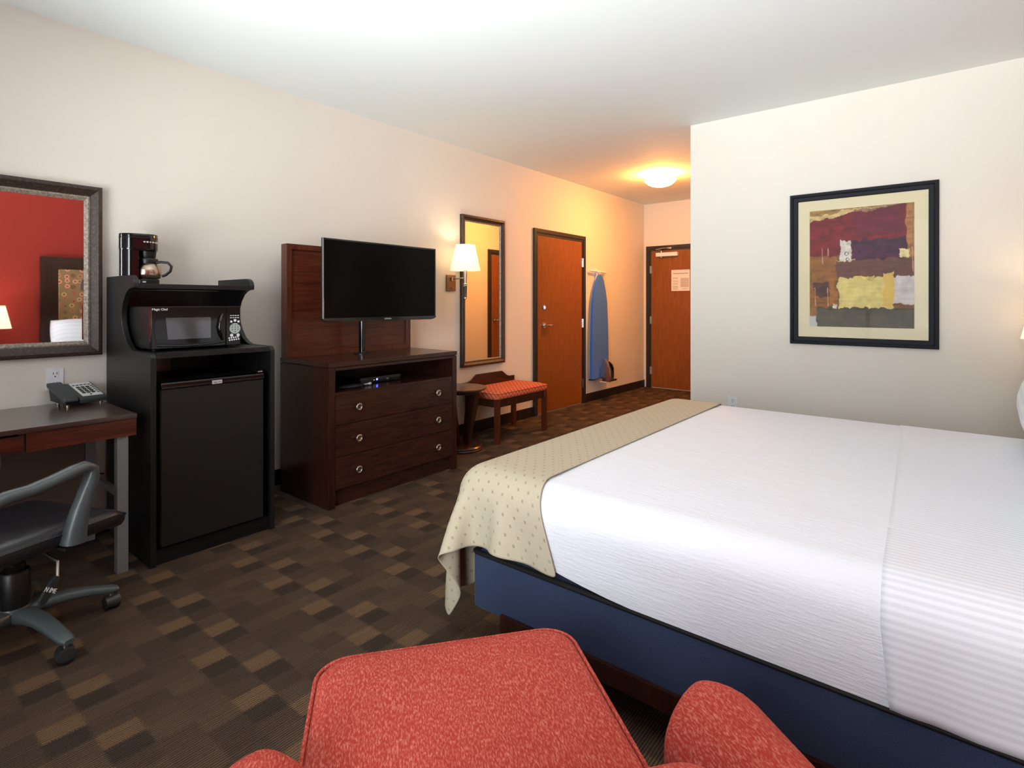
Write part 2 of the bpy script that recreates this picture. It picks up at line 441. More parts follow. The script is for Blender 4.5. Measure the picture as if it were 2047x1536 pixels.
# ================================================================== SETTING
H, XP, YP, YE, XR, YB = 2.76, 1.954, 4.554, 7.782, 4.40, -1.2
T = .12
struct('floor', MB().box(-T, XR + T, YB - T, YE + T, -.1, 0), 'carpet', smooth=False)
struct('ceiling', MB().box(-T, XR + T, YB - T, YE + T, H, H + .1), 'ceiling', smooth=False)
struct('wall_left', MB().box(-T, 0, YB - T, YE + T, 0, H), 'wall', smooth=False)
struct('wall_right', MB().box(XR, XR + T, YB - T, YP + .12, 0, H), 'red_wall', smooth=False)
struct('wall_front', MB().box(XP, XR, YP, YP + .12, 0, H), 'wall', smooth=False)
struct('wall_hall', MB().box(XP, XP + .12, YP + .12, YE, 0, H), 'wall', smooth=False)
struct('wall_end', MB().box(0, XP + .12, YE, YE + T, 0, H), 'wall', smooth=False)
WX0, WX1, WZ0, WZ1 = 1.0, 4.2, .5, 2.58
struct('wall_back', MB().box(0, WX0, YB - T, YB, 0, H).box(WX1, XR, YB - T, YB, 0, H).box(WX0, WX1, YB - T, YB, 0, WZ0).box(WX0, WX1, YB - T, YB, WZ1, H), 'wall', smooth=False)
win = sroot('window_1')
fr = MB()
for a in ((WX0, WX0 + .05, WZ0, WZ1), (WX1 - .05, WX1, WZ0, WZ1), (WX0, WX1, WZ0, WZ0 + .05), (WX0, WX1, WZ1 - .05, WZ1)):
    fr.box(a[0], a[1], YB - .09, YB - .03, a[2], a[3])
struct('window_frame', fr, 'steel', win, smooth=False)
struct('mullion', MB().box(2.575, 2.625, YB - .09, YB - .03, WZ0 + .05, WZ1 - .05), 'steel', win, smooth=False)
for a, b in ((WX0 + .05, 2.575), (2.625, WX1 - .05)):
    struct('window_pane', MB().box(a, b, YB - .063, YB - .057, WZ0 + .05, WZ1 - .05), 'pane', win, smooth=False)
struct('window_sill', MB().box(WX0 - .04, WX1, YB, YB + .06, WZ0 - .03, WZ0, .006), 'white_plastic', win)

def base_y(name, x0, x1, y0, y1): struct(name, MB().box(x0, x1, y0, y1, 0, .108, .003), 'rubber')
base_y('baseboard_left', 0, .012, YB, 4.955)
base_y('baseboard_left_hall', 0, .012, 6.055, YE)
base_y('baseboard_front', XP, XR, YP - .012, YP)
base_y('baseboard_hall', XP - .012, XP, YP, 6.33)
base_y('baseboard_hall_end', XP - .012, XP, 7.45, YE)
base_y('baseboard_right', XR - .012, XR, YB, YP - .012)
base_y('baseboard_back', 0, XR, YB, YB + .012)
base_y('baseboard_end', 1.2, XP, YE - .012, YE)

def lever(parent, org, n, d):
    """chrome lever: n = direction out of the door, d = direction the lever points"""
    n, d = Vector(n), Vector(d); o = Vector(org)
    h = obj('handle', MB().tube([o, o + n * .012], [.034, .03], 20).tube([o + n * .01, o + n * .05], .012, 12)
            .tube([o + n * .05 - d * .01, o + n * .055 + d * .02, o + n * .056 + d * .07, o + n * .05 + d * .12], [.012, .0125, .01, .009], 12), 'chrome', parent)
    return h
def door(name, axis, pos, sgn, a0, a1, ztop, fw=.05):
    """flat slab door in a black steel frame on a wall plane; axis = direction the door runs along"""
    r = sroot(name)
    def bx(mb, u0, u1, z0, z1, d0, d1, bev=0):
        p0, p1 = sorted((pos + sgn * d0, pos + sgn * d1))
        return mb.box(p0, p1, u0, u1, z0, z1, bev) if axis == 'y' else mb.box(u0, u1, p0, p1, z0, z1, bev)
    f = MB()
    bx(f, a0, a0 + fw, 0, ztop, 0, .028, .003); bx(f, a1 - fw, a1, 0, ztop, 0, .028, .003); bx(f, a0 + fw - .002, a1 - fw + .002, ztop - fw, ztop, 0, .0275, .003)
    obj('frame', f, 'black_trim', r)
    f2 = MB(); k = .03
    bx(f2, a0 + fw, a0 + fw + k, 0, ztop - fw, 0, .014); bx(f2, a1 - fw - k, a1 - fw, 0, ztop - fw, 0, .014); bx(f2, a0 + fw + k, a1 - fw - k, ztop - fw - k, ztop - fw, 0, .014)
    obj('door_stop', f2, 'black_trim', r)
    s = MB(); bx(s, a0 + fw + k + .003, a1 - fw - k - .003, .012, ztop - fw - k - .003, 0, .0135, .001)
    obj('slab', s, 'door_wood', r)
    return r
# connecting door in the long wall
d1 = door('door_1', 'y', 0, 1, 4.958, 6.052, 2.112, .045)
lever(d1, (.0135, 5.152, 1.012), (1, 0, 0), (0, 1, 0))
obj('deadbolt', MB().tube([(.0135, 5.152, 1.218), (.028, 5.152, 1.218)], [.031, .026], 20).box(.027, .045, 5.146, 5.158, 1.197, 1.24, .003), 'chrome', d1)
for z in (1.778, 1.015, .259):
    obj('hinge', MB().box(.013, .017, 5.962, 5.998, z - .055, z + .055).cyl((.022, 5.994, z - .055), (.022, 5.994, z + .055), .009, n=10), 'chrome', d1)
# entry door at the end of the hall
d2 = door('door_2', 'x', YE, -1, .045, 1.18, 2.12, .045)
for z in (1.77, 1.013, .26):
    obj('hinge', MB().box(.118, .135, YE - .016, YE - .0125, z - .055, z + .055).cyl((.112, YE - .021, z - .055), (.112, YE - .021, z + .055), .009, n=10), 'steel', d2)
lever(d2, (1.05, YE - .0135, 1.0), (0, -1, 0), (-1, 0, 0))
cl = obj('door_closer', MB().box(.22, .55, YE - .075, YE - .014, 1.955, 2.012, .006), 'white_plastic', d2)
obj('closer_arm', MB().tube([(.30, YE - .05, 2.012), (.30, YE - .05, 2.04)], .014, 10).tube([(.30, YE - .05, 2.035), (.24, YE - .11, 2.055), (.33, YE - .05, 2.075), (.43, YE - .035, 2.075)], .009, 8).box(.38, .45, YE - .045, YE - .028, 2.065, 2.085).tube([(.30, YE - .05, 1.955), (.30, YE - .05, 1.94)], .012, 10), 'chrome', cl)
# bathroom door, only seen in the tall mirror
d3 = door('door_3', 'y', XP, -1, 6.39, 7.40, 2.10, .05)
lever(d3, (XP - .0135, 6.54, 1.0), (-1, 0, 0), (0, 1, 0))

# evacuation notice on the entry door
def notice():
    n, m_ = 110, 90
    z = np.linspace(1, 0, n)[:, None]; x = np.linspace(0, 1, m_)[None, :]
    X, Z = np.broadcast_arrays(x, z)
    g = np.full((n, m_), .74)
    rng = np.random.default_rng(3)
    def block(x0, x1, z0, z1, val, lines):
        k = (X > x0) & (X < x1) & (Z > z0) & (Z < z1)
        ph = ((Z - z0) / (z1 - z0) * lines) % 1
        wob = rng.random((n, m_)) * .18
        g[k & (ph < .6)] = (val + wob)[k & (ph < .6)]
    block(.08, .92, .94, .975, .34, 1); block(.08, .92, .80, .88, .22, 1)
    for z0 in (.56, .42, .3, .16, .06): block(.06, .36, z0, z0 + .09, .32, 3)
    block(.5, .95, .18, .62, .22, 9); block(.58, .9, .08, .14, .35, 2)
    pts = np.stack([.44 + .275 * X, np.full_like(X, YE - .0165), 1.446 + .306 * Z], -1)
    me = grid_mesh('evacuation_notice', pts[::-1], None, np.repeat(g[::-1, :, None], 3, 2))
    t = NT('printed_notice'); a = t.n('ShaderNodeVertexColor', layer_name='Col'); t.fin(a.outputs[0], .6)
    o = link('evacuation_notice', me, t.m, None, False)
    md = o.modifiers.new('thickness', 'SOLIDIFY'); md.thickness = .002; md.offset = 0
    tag(o, 'printed white safety notice fixed to the entry door', 'notice')
notice()

# hall ceiling lamp
t = thing('ceiling_lamp', 'lit round glass bowl lamp on the hall ceiling', 'lamp', (1.035, 6.03, H - .0005))
obj('bowl', MB().lathe([(.001, -.15), (.06, -.145), (.105, -.133), (.14, -.115), (.165, -.09), (.178, -.072), (.174, -.068), (.15, -.09), (.09, -.122), (.001, -.135)], n=40), 'bowl', t)
obj('ceiling_plate', MB().lathe([(.001, -.03), (.11, -.03), (.12, -.01), (.12, -.0), (.001, -.0)], n=32), 'white_plastic', t)
for k in range(3):
    a = rad(70 + 120 * k)
    obj('clip', MB().tube([(.112 * math.cos(a), .112 * math.sin(a), -.02), (.18 * math.cos(a), .18 * math.sin(a), -.055), (.184 * math.cos(a), .184 * math.sin(a), -.083)], .006, 8), 'nickel', t)

# ironing board on its wall hook, with the iron in its holder
t = thing('ironing_board', 'blue-covered ironing board hanging nose-up on the hall wall', 'ironing board', (0, 6.33, .29))
out = [(-.215, 0), (-.218, .35), (-.205, .70), (-.18, 1.0), (-.14, 1.15), (-.09, 1.27), (-.04, 1.335), (-.015, 1.345), (.02, 1.345), (.045, 1.335), (.09, 1.27), (.135, 1.15), (.175, 1.0), (.2, .70), (.214, .35), (.21, 0)]
obj('padded_cover', MB().prism(out, 'yz', .045, .085, .012), 'iron_blue', t, ang=50)
obj('metal_top', MB().prism([(a * .85, .05 + b * .9) for a, b in out], 'yz', .034, .046), 'white_plastic', t)
obj('folded_leg', MB().tube([(.02, -.12, .12), (.02, -.03, 1.28), (.022, 0, 1.36)], .009, 8).tube([(.02, .12, .12), (.02, .03, 1.28), (.022, 0, 1.36)], .009, 8), 'white_plastic', t)
obj('tee_foot', MB().tube([(.04, -.18, 1.395), (.04, .2, 1.385)], .014, 10).tube([(.022, 0, 1.34), (.04, 0, 1.39)], .012, 8), 'white_plastic', t)
for y in (-.18, .2): obj('foot_cap', MB().ell((.04, y, 1.395 if y < 0 else 1.385), .018, .022, .018, 12, 8), 'white_plastic', t)
obj('wall_hook', MB().box(0.001, .012, -.05, .05, 1.34, 1.43, .003).tube([(.01, -.03, 1.37), (.05, -.03, 1.365), (.062, -.03, 1.385)], .007, 8).tube([(.01, .03, 1.37), (.05, .03, 1.365), (.062, .03, 1.385)], .007, 8), 'white_plastic', t)
obj('end_clip', MB().box(.03, .09, -.222, -.15, -.012, .008, .004), 'dark_grey', t)

t = thing('iron_holder', 'small white wall bracket carrying the steam iron', 'bracket', (.0, 6.6, .252))
obj('bracket_plate', MB().box(.001, .012, -.02, .05, -.02, .2, .002), 'white_plastic', t)
obj('bracket_tray', MB().box(.012, .2, -.02, .0, -.004, .004, .002).box(.1, .2, -.33, -.02, -.004, .004, .002), 'white_plastic', t)
t = thing('steam_iron', 'black and chrome steam iron stored upright beside the ironing board', 'iron', (.175, 6.38, .2575))
t.scale = (1.22, 1.22, 1.22)
sole = [(-.055, 0), (-.06, .06), (-.05, .14), (-.025, .21), (0, .245), (.025, .21), (.05, .14), (.06, .06), (.055, 0)]
obj('soleplate', MB().prism(sole, 'xz', -.085, -.07, .003), 'chrome', t)
obj('body', MB().loft([[(x * k, y, z * kz + .0) for x, z in sole] for y, k, kz in ((-.07, .97, .99), (-.05, .95, .97), (-.02, .75, .88), (.0, .5, .75))]), 'gloss_black', t, ang=60)
obj('chrome_band', MB().loft([[(x * k, y, z * kz + .002) for x, z in sole] for y, k, kz in ((-.07, 1.0, .995), (-.058, .985, .985))]), 'nickel', t)
obj('handle', MB().tube([(0, -.005, .19), (0, .045, .165), (0, .075, .13), (0, .08, .07), (0, .07, .02), (0, .03, .01), (0, -.02, .012)], [.018, .017, .016, .016, .018, .02, .02], 12), 'satin_black', t)
obj('heel', MB().box(-.05, .05, -.07, .09, 0, .018, .006), 'satin_black', t)
obj('temperature_dial', MB().lathe([(.001, .03), (.022, .03), (.024, .0), (.001, .0)], (0, .0, .1), 20, 'y'), 'dark_grey', t)

# ================================================================== THINGS ALONG THE LONG WALL
def wobj(name, mb, m, root, **kw):
    """part given in world coordinates under an unrotated root (or under a part of one)"""
    r = root
    while r.parent: r = r.parent
    l = r.location
    mb.v = [(p[0] - l[0], p[1] - l[1], p[2] - l[2]) for p in mb.v]
    return obj(name, mb, m, root, **kw)
def rectframe(prof, u0, u1, v0, v1, plane, base, sgn):
    """mitred picture-frame ring; prof = [(inset, height above the wall)], closed loop"""
    rings = []
    for i, h in prof + prof[:1]:
        q = [(u0 + i, v0 + i), (u1 - i, v0 + i), (u1 - i, v1 - i), (u0 + i, v1 - i)]
        a = base + sgn * h
        rings.append([(a, p[0], p[1]) if plane == 'x' else (p[0], a, p[1]) for p in q])
    return MB().loft(rings, False, False)

# ---- mirrors
def mirror(name, label, y0, y1, z0, z1, wd, trim):
    t = thing(name, label, 'mirror', (0, (y0 + y1) / 2, z0))
    wobj('frame', rectframe([(0, .001), (0, .03), (.008, .038), (.02, .04), (wd - .012, .022), (wd, .018), (wd, .001)], y0, y1, z0, z1, 'x', 0, 1), 'frame_bronze', t, ang=20)
    i = wd
    wobj('inner_trim', rectframe([(i, .001), (i, .019), (i + trim * .3, .021), (i + trim, .010), (i + trim, .001)], y0, y1, z0, z1, 'x', 0, 1), 'frame_silver', t, ang=20)
    k = wd + trim - .004
    wobj('glass', MB().box(.002, .0085, y0 + k, y1 - k, z0 + k, z1 - k), 'mirror', t, smooth=False)
mirror('wall_mirror', 'wide bronze-framed wall mirror above the desk', -.25, .954, .986, 1.904, .055, .024)
mirror('tall_mirror', 'tall narrow bronze-framed mirror above the luggage bench', 3.793, 4.435, .652, 2.12, .05, .012)

# ---- wall outlets
def outlet(label, plane, base, sgn, u, z, wd=.074, ht=.118):
    t = thing('wall_outlet', label, 'outlet', (base, u, z) if plane == 'x' else (u, base, z))
    def bx(mb, a0, a1, b0, b1, h0, h1, bev=0):
        p0, p1 = sorted((sgn * h0, sgn * h1))
        return mb.box(p0, p1, a0, a1, b0, b1, bev) if plane == 'x' else mb.box(a0, a1, p0, p1, b0, b1, bev)
    obj('cover_plate', bx(MB(), -wd / 2, wd / 2, -ht / 2, ht / 2, .0005, .007, .003), 'white_plastic', t)
    for s in (1, -1):
        rcp = obj('receptacle', bx(MB(), -.016, .016, s * .026 - .019, s * .026 + .019, .006, .009, .002), 'white_plastic', t)
        sl = MB(); bx(sl, -.009, -.006, s * .026 + .0, s * .026 + .012, .0085, .0095); bx(sl, .006, .009, s * .026 + .0, s * .026 + .012, .0085, .0095); bx(sl, -.003, .003, s * .026 - .013, s * .026 - .007, .0085, .0095)
        obj('slots', sl, 'matte_black', rcp, smooth=False)
outlet('white wall outlet behind the desk telephone', 'x', 0, 1, .753, .868)
outlet('white wall outlet behind the far corner of the bed', 'y', YP, -1, 2.30, .462)

# ---- desk
t = thing('writing_desk', 'brown wooden writing desk with square metal legs', 'desk', (.345, .3, 0))
DZ = .745
wobj('desktop', MB().box(.03, .66, -.33, .927, DZ - .022, DZ, .002), 'desk_top', t)
wobj('apron', MB().box(.638, .656, .525, .925, .642, DZ - .0225, .001), 'cherry_y', t)
wobj('apron', MB().box(.638, .656, -.328, -.035, .642, DZ - .0225, .001), 'cherry_y', t)
wobj('side_panel', MB().box(.04, .637, .909, .925, .642, DZ - .0225), 'cherry_y', t)
wobj('side_panel', MB().box(.04, .637, -.328, -.312, .642, DZ - .0225), 'cherry_y', t)
wobj('drawer', MB().box(.630, .652, -.029, .518, .646, .713, .0015), 'cherry_y', t)
wobj('drawer_box', MB().box(.1, .629, -.02, .51, .655, .71), 'matte_black', t, smooth=False)
wobj('shaded_wall_panel', MB().box(.085, .098, -.27, .858, .16, .70), plain('shaded_wall_taupe', rgb(104, 88, 76), .5), t, smooth=False)  # added panel, its taupe painted in as the wall's shade under the desk
for x0, y0 in ((.6, .851), (.05, .86), (.6, -.315), (.05, -.315)):
    wobj('leg', MB().box(x0, x0 + .045, y0, y0 + .045, 0, .6415, .0025), 'steel', t)
for y0 in (.867, -.303): wobj('stretcher', MB().box(.095, .6, y0, y0 + .022, .345, .373), 'steel', t)
wobj('crossbar', MB().box(.06, .082, -.27, .86, .60, .64), 'steel', t)

# ---- telephone
t = thing('desk_telephone', 'charcoal desk telephone with white keypad plate', 'telephone', (.118, .822, DZ), rad(9))
def slope(x): return .04 + (.1 - x) / .185 * .058
prof = [(.1, .012), (.104, .03), (.098, .041), (-.085, .098), (-.09, .092), (-.07, .02), (.06, .012)]
obj('body', MB().prism(prof, 'xz', -.03, .092, .003), 'phone_grey', t)
obj('cradle', MB().prism([(a, b - .012 if b > .03 else b) for a, b in prof], 'xz', -.0895, -.03, .002), 'satin_black', t)
obj('handset', MB().prism([(.108, .024), (.11, .036), (.1, .05), (.06, .063), (-.05, .098), (-.088, .112), (-.094, .104), (-.09, .088), (-.03, .07), (.05, .045), (.09, .03)], 'xz', -.1, -.036, .006), 'phone_grey', t, ang=60)
A = math.atan2(.058, .185)
def on_slope(x, y, hx, hy, h0, h1):
    m = MB().box(-hx, hx, -hy, hy, h0, h1, .0008)
    return m.xform(Matrix.Translation((x, y, slope(x))) @ Matrix.Rotation(A, 4, 'Y'))
obj('face_plate', on_slope(.005, .036, .085, .046, 0, .003), 'paper', t)
kb = MB()
for i in range(4):
    for j in range(3): m = on_slope(-.015 + i * .022, .008 + j * .021, .007, .0075, .003, .007); kb.add(m.v, m.f)
for j in range(5): m = on_slope(-.045, .0 + j * .017, .003, .006, .003, .006); kb.add(m.v, m.f)
for i in range(5): m = on_slope(-.025 + i * .02, .072, .003, .006, .003, .006); kb.add(m.v, m.f)
m = on_slope(.075, .03, .004, .004, .003, .006); kb.add(m.v, m.f)
o = obj('keys', kb, 'dark_grey', t); o['kind'] = 'stuff'
for x, y in ((.085, -.075), (.085, .07), (-.06, -.06), (-.06, .07)): obj('foot', MB().cyl((x, y, .0), (x, y, .02), .008, n=10), 'nickel', t)
obj('message_light', MB().box(.102, .1065, -.075, -.045, .03, .034), 'silver_print', t)

tag(obj('power_cord', MB().tube([(.022, .35, .5), (.02, .55, .44), (.02, .72, .4), (.02, .86, .36), (.022, .93, .335), (.024, .962, .326)], .004, 8), 'matte_black'), 'thin black cord sagging along the wall under the desk', 'cord')

# ---- office chair
t = thing('office_chair', 'black leather swivel chair with slate grey arms and star base', 'chair', (.955, .441, 0), rad(23))
hub = obj('base_hub', MB().lathe([(.001, .075), (.04, .075), (.052, .09), (.052, .125), (.045, .14), (.001, .14)]), 'grey_plastic', t)
for k in range(5):
    a = rad(-6 + 72 * k); ca, sa = math.cos(a), math.sin(a)
    rings = []
    for d, z, hw, hh in ((.02, .105, .034, .03), (.08, .118, .034, .025), (.15, .118, .031, .02), (.22, .105, .028, .018), (.28, .088, .026, .016), (.31, .08, .024, .014), (.325, .077, .017, .009)):
        ring = []
        for j in range(12):
            b = 2 * PI * j / 12; u = hw * math.copysign(abs(math.cos(b)) ** .7, math.cos(b)); v = hh * math.copysign(abs(math.sin(b)) ** .8, math.sin(b))
            ring.append((d * ca - u * sa, d * sa + u * ca, z + v))
        rings.append(ring)
    obj('base_arm', MB().loft(rings), 'grey_plastic', t, ang=60)
    cc = (.302 * ca, .302 * sa)
    cs = obj('caster', MB().cyl((cc[0], cc[1], .05), (cc[0], cc[1], .075), .009, n=10), 'chrome', t)
    tb = a + rad(70 + 25 * k)
    ct, st = math.cos(tb), math.sin(tb)
    hd = MB()
    pts = []
    for j in range(9):
        b = rad(-10 + 200 * j / 8); pts.append((.029 * math.cos(b), .03 + .029 * math.sin(b)))
    hd.prism(pts + [(-.02, .012), (.02, .012)], 'xz', -.026, .026, .004).xform(Matrix.Translation((cc[0], cc[1], .0)) @ Matrix.Rotation(tb, 4, 'Z'))
    obj('caster_hood', hd, 'dark_grey', cs)
    for s in (-1, 1):
        obj('wheel', MB().lathe([(.001, -.008), (.022, -.008), (.025, -.005), (.025, .005), (.022, .008), (.001, .008)], (0, s * .017, .025), 20, 'y').xform(Matrix.Translation((cc[0], cc[1], 0)) @ Matrix.Rotation(tb, 4, 'Z')), 'satin_black', cs)
obj('column_shroud', MB().lathe([(.001, .13), (.043, .13), (.046, .15), (.046, .265), (.041, .272), (.001, .272)]), 'satin_black', t)
obj('gas_lift', MB().lathe([(.001, .27), (.03, .27), (.033, .285), (.03, .3), (.024, .3), (.024, .345), (.001, .345)]), 'gloss_black', t)
obj('tilt_mechanism', MB().box(-.09, .09, -.13, .11, .335, .378, .01), 'satin_black', t)
cu = MB(); rings = []
for z, ins in ((.376, .06), (.38, .03), (.39, .012), (.41, .002), (.43, 0), (.447, .008), (.458, .03), (.464, .07), (.466, .14)):
    rg = []
    for x, y in rrect(.238 - ins, .28 - ins, max(.08 - ins * .35, .03), 8, 0, .005):
        dz = -.03 * max(0, (y - .12) / .15) ** 2 - .02 * (1 - (x / .238) ** 2) * (1 if z > .44 else .2)
        rg.append((x, y, z + dz))
    rings.append(rg)
obj('seat', cu.loft(rings), 'leather', t, ang=70)
obj('seat_seam', MB().tube([(x, y, .436 - .03 * max(0, (y - .12) / .15) ** 2) for x, y in rrect(.2395, .2815, .08, 8, 0, .005)], .003, 6, closed=True), 'leather', t)
def arm(s):
    top = [(-.30, .50), (-.285, .57), (-.25, .618), (-.19, .632), (-.12, .632), (-.05, .642), (.02, .657), (.065, .662), (.09, .648), (.088, .615), (.07, .56), (.05, .5), (.035, .44), (.03, .39)]
    hw = [.02, .021, .023, .025, .026, .026, .026, .025, .024, .024, .025, .026, .03, .033]
    rings = []
    P_ = [Vector((0, a, b)) for a, b in top]
    for i, p in enumerate(P_):
        tg = (P_[min(i + 1, len(P_) - 1)] - P_[max(i - 1, 0)]).normalized(); nr = Vector((0, -tg.z, tg.y))
        th = (.019 if i < 9 else .019 + .004 * (i - 8))
        xo = s * (.264 if i < 10 else .264 - .012 * (i - 9) / 4)
        ring = []
        for j in range(12):
            b = 2 * PI * j / 12
            q = p + nr * th * math.copysign(abs(math.sin(b)) ** .7, math.sin(b))
            ring.append((xo + hw[i] * math.copysign(abs(math.cos(b)) ** .7, math.cos(b)), q.y, q.z))
        rings.append(ring)
    a_ = obj('armrest', MB().loft(rings), 'grey_plastic', t, ang=60)
    obj('arm_bracket', MB().box(min(s * .12, s * .262), max(s * .12, s * .262), -.005, .065, .372, .386, .003), 'satin_black', a_)
arm(1); arm(-1)
rings = []
for i in range(9):
    z = .52 + .06 * i; k = math.sin(PI * min(max((i + .6) / 9, .05), .95)) ** .35
    rings.append([(x * k, y - .30 - .012 * i - .03 * (1 - (x / .23) ** 2), z) for x, y in rrect(.235, .035, .03, 5)])
obj('backrest', MB().loft(rings), 'leather', t, ang=60)
obj('back_post', MB().tube([(0, -.1, .36), (0, -.27, .37), (0, -.345, .45), (0, -.37, .62)], [.022] * 4, 10, sx=1.0), 'satin_black', t)
lv = obj('height_lever', MB().tube([(.08, .0, .355), (.16, .0, .352), (.225, -.005, .335), (.245, -.02, .29)], .005, 8), 'nickel', t)
pd = obj('lever_paddle', MB().loft([[(.245 + u * .006, -.02 - k * .055 + v * math.cos(.9), .292 - k * .075 - v * math.sin(.9) * .5) for u, v in ((1, hw_), (1, -hw_), (-1, -hw_), (-1, hw_))] for k, hw_ in ((0, .008), (.2, .016), (.6, .02), (.9, .017), (1.0, .008))]), 'dark_grey', t)
o = text('lever_symbols', 'N IME', .022, 'white_print', pd, (.2525, -.0475, .255), (rad(90), rad(35), rad(90)), sx=.8)

# ---- appliance cabinet
t = thing('appliance_cabinet', 'black wood-grain cabinet holding the microwave above a mini fridge', 'cabinet', (.38, 1.276, 0))
KX0, KX1, KY0, KY1 = .045, .705, .968, 1.584
side = [(KX0, .115), (.075, .115), (.09, .095), (.09, 0), (KX1, 0), (KX1, 1.0), (.702, 1.012), (.692, 1.023), (.676, 1.028), (.5, 1.028), (.46, 1.03), (.42, 1.04), (.37, 1.066), (.325, 1.112), (.297, 1.16), (.288, 1.2), (.295, 1.24), (.318, 1.282), (.355, 1.318), (.395, 1.338), (.43, 1.346), (.468, 1.348), (.47, 1.37), (.463, 1.39), (.445, 1.405), (.42, 1.413), (KX0, 1.413)]
wobj('side_panel', MB().prism(side, 'xz', KY0, KY0 + .026, .003), 'black_wood', t, ang=30)
wobj('side_panel', MB().prism(side, 'xz', KY1 - .026, KY1, .003), 'black_wood', t, ang=30)
i0, i1 = KY0 + .0265, KY1 - .0265
wobj('top_shelf', MB().box(KX0 + .005, .464, i0, i1, 1.345, 1.369, .001), 'black_wood_y', t)
wobj('middle_shelf', MB().box(KX0 + .005, .70, i0, i1, 1.0, 1.026, .001), 'black_wood_y', t)
wobj('back_panel', MB().box(KX0 + .002, KX0 + .01, i0, i1, 1.027, 1.344), 'black_wood', t, smooth=False)
wobj('back_rail', MB().box(.10, .118, 1.27, i1, .80, .998), 'black_wood_y', t, smooth=False)
wobj('plinth', MB().box(.66, .684, i0, i1, 0, .072, .001), 'black_wood_y', t)
wobj('fridge_shelf', MB().box(.1, .659, i0, i1, .05, .072), 'black_wood_y', t, smooth=False)

# ---- mini fridge
t = thing('mini_fridge', 'black mini fridge inside the wood-grain cabinet', 'fridge', (.40, 1.27, .0725))
wobj('body', MB().box(.15, .655, 1.012, 1.515, .085, .88, .006), 'satin_black', t)
dr = wobj('door', MB().box(.664, .712, 1.012, 1.515, .088, .850, .005), 'fridge_door', t)
wobj('door_gasket', MB().box(.655, .664, 1.018, 1.509, .092, .87), 'matte_black', t, smooth=False)
wobj('door_cap', MB().prism([(.664, .85), (.716, .85), (.718, .862), (.712, .88), (.7, .886), (.664, .886)], 'xz', 1.011, 1.516, .002), 'gloss_black', dr)
wobj('badge', MB().box(.7135, .7175, 1.243, 1.292, .853, .871, .0005).xform(Matrix.Translation((.0015, 0, 0))), 'silver_print', dr)
text('lettering', 'Magic Chef', .0088, 'matte_black', dr, (.7195 - .40, 1.2675 - 1.27, .8615 - .0725), FACE_X)
wobj('hinge_cover', MB().box(.64, .708, 1.485, 1.513, .8865, .896, .003), 'chrome', t)
for x in (.2, .62):
    for y in (1.05, 1.48): wobj('foot', MB().cyl((x, y, .0725), (x, y, .086), .015, n=12), 'satin_black', t)

# ---- microwave
t = thing('microwave_oven', 'black microwave oven on the cabinet shelf above the fridge', 'microwave', (.38, 1.245, 1.0265))
MY0, MY1, MZ0, MZ1, MF = 1.005, 1.442, 1.038, 1.252, .60
wobj('body', MB().box(.16, MF - .035, MY0 + .002, MY1 - .002, MZ0, MZ1, .004), 'satin_black', t)
vt = MB()
for i in range(5):
    for j in range(2): vt.box(.42 + i * .022, .434 + i * .022, MY0 + .0005, MY0 + .0025, 1.06 + j * .012, 1.065 + j * .012)
wobj('vents', vt, 'dark_grey', t, smooth=False)
dr = wobj('door', MB().box(MF - .033, MF, MY0, 1.362, MZ0 + .001, MZ1, .004), 'gloss_black', t)
def arcpts(y0, y1, z0, z1, bow):
    a = [(y0 + (y1 - y0) * k / 10, z1 + bow * math.sin(PI * k / 10)) for k in range(11)]
    b = [(y1 + .02 * math.sin(PI * k / 6), z1 - (z1 - z0) * k / 6) for k in range(1, 6)]
    c = [(y1 - (y1 - y0) * k / 10, z0 - bow * .6 * math.sin(PI * k / 10)) for k in range(11)]
    d_ = [(y0 - .012 * math.sin(PI * k / 6), z0 + (z1 - z0) * k / 6) for k in range(1, 6)]
    return a + b + c + d_
wobj('window_surround', MB().prism(arcpts(1.03, 1.325, 1.068, 1.215, .012), 'yz', MF, MF + .003), 'dark_glass', dr)
wobj('window', MB().prism([(1.078, 1.085), (1.283, 1.085), (1.283, 1.195), (1.068, 1.195)], 'yz', MF + .003, MF + .0042), 'window_mesh', dr)
wobj('handle', MB().tube([(MF + .002, 1.344, 1.072), (MF + .012, 1.332, 1.1), (MF + .016, 1.325, 1.14), (MF + .012, 1.33, 1.185), (MF + .002, 1.344, 1.21)], [.006, .009, .0105, .009, .006], 10), 'gloss_black', dr)
wobj('lower_bar', MB().tube([(MF, 1.03, 1.056), (MF + .004, 1.15, 1.05), (MF + .004, 1.26, 1.052), (MF, 1.356, 1.062)], .004, 8), 'gloss_black', dr)
text('lettering', 'Magic Chef', .0155, 'white_print', dr, (MF + .0006 - .38, 1.043 - 1.245, 1.2375 - 1.0265), FACE_X)
cp = wobj('control_panel', MB().box(MF - .033, MF, 1.364, MY1, MZ0 + .001, MZ1, .004), 'gloss_black', t)
wobj('display', MB().box(MF, MF + .0012, 1.37, 1.436, 1.212, 1.235), 'dark_glass', cp, smooth=False)
wobj('keypad_disc', MB().lathe([(.001, 0), (.029, 0), (.029, .002), (.001, .002)], (MF, 1.411, 1.13), 28, 'x'), 'key_pale', cp)
kb = MB()
for i in range(3):
    for j in range(4):
        if j == 3 and i != 1: continue
        kb.box(MF + .002, MF + .0026, 1.3935 + i * .0155, 1.3985 + i * .0155, 1.147 - j * .0125, 1.152 - j * .0125)
o = wobj('key_digits', kb, 'dark_grey', cp, smooth=False); o['kind'] = 'stuff'
kb = MB()
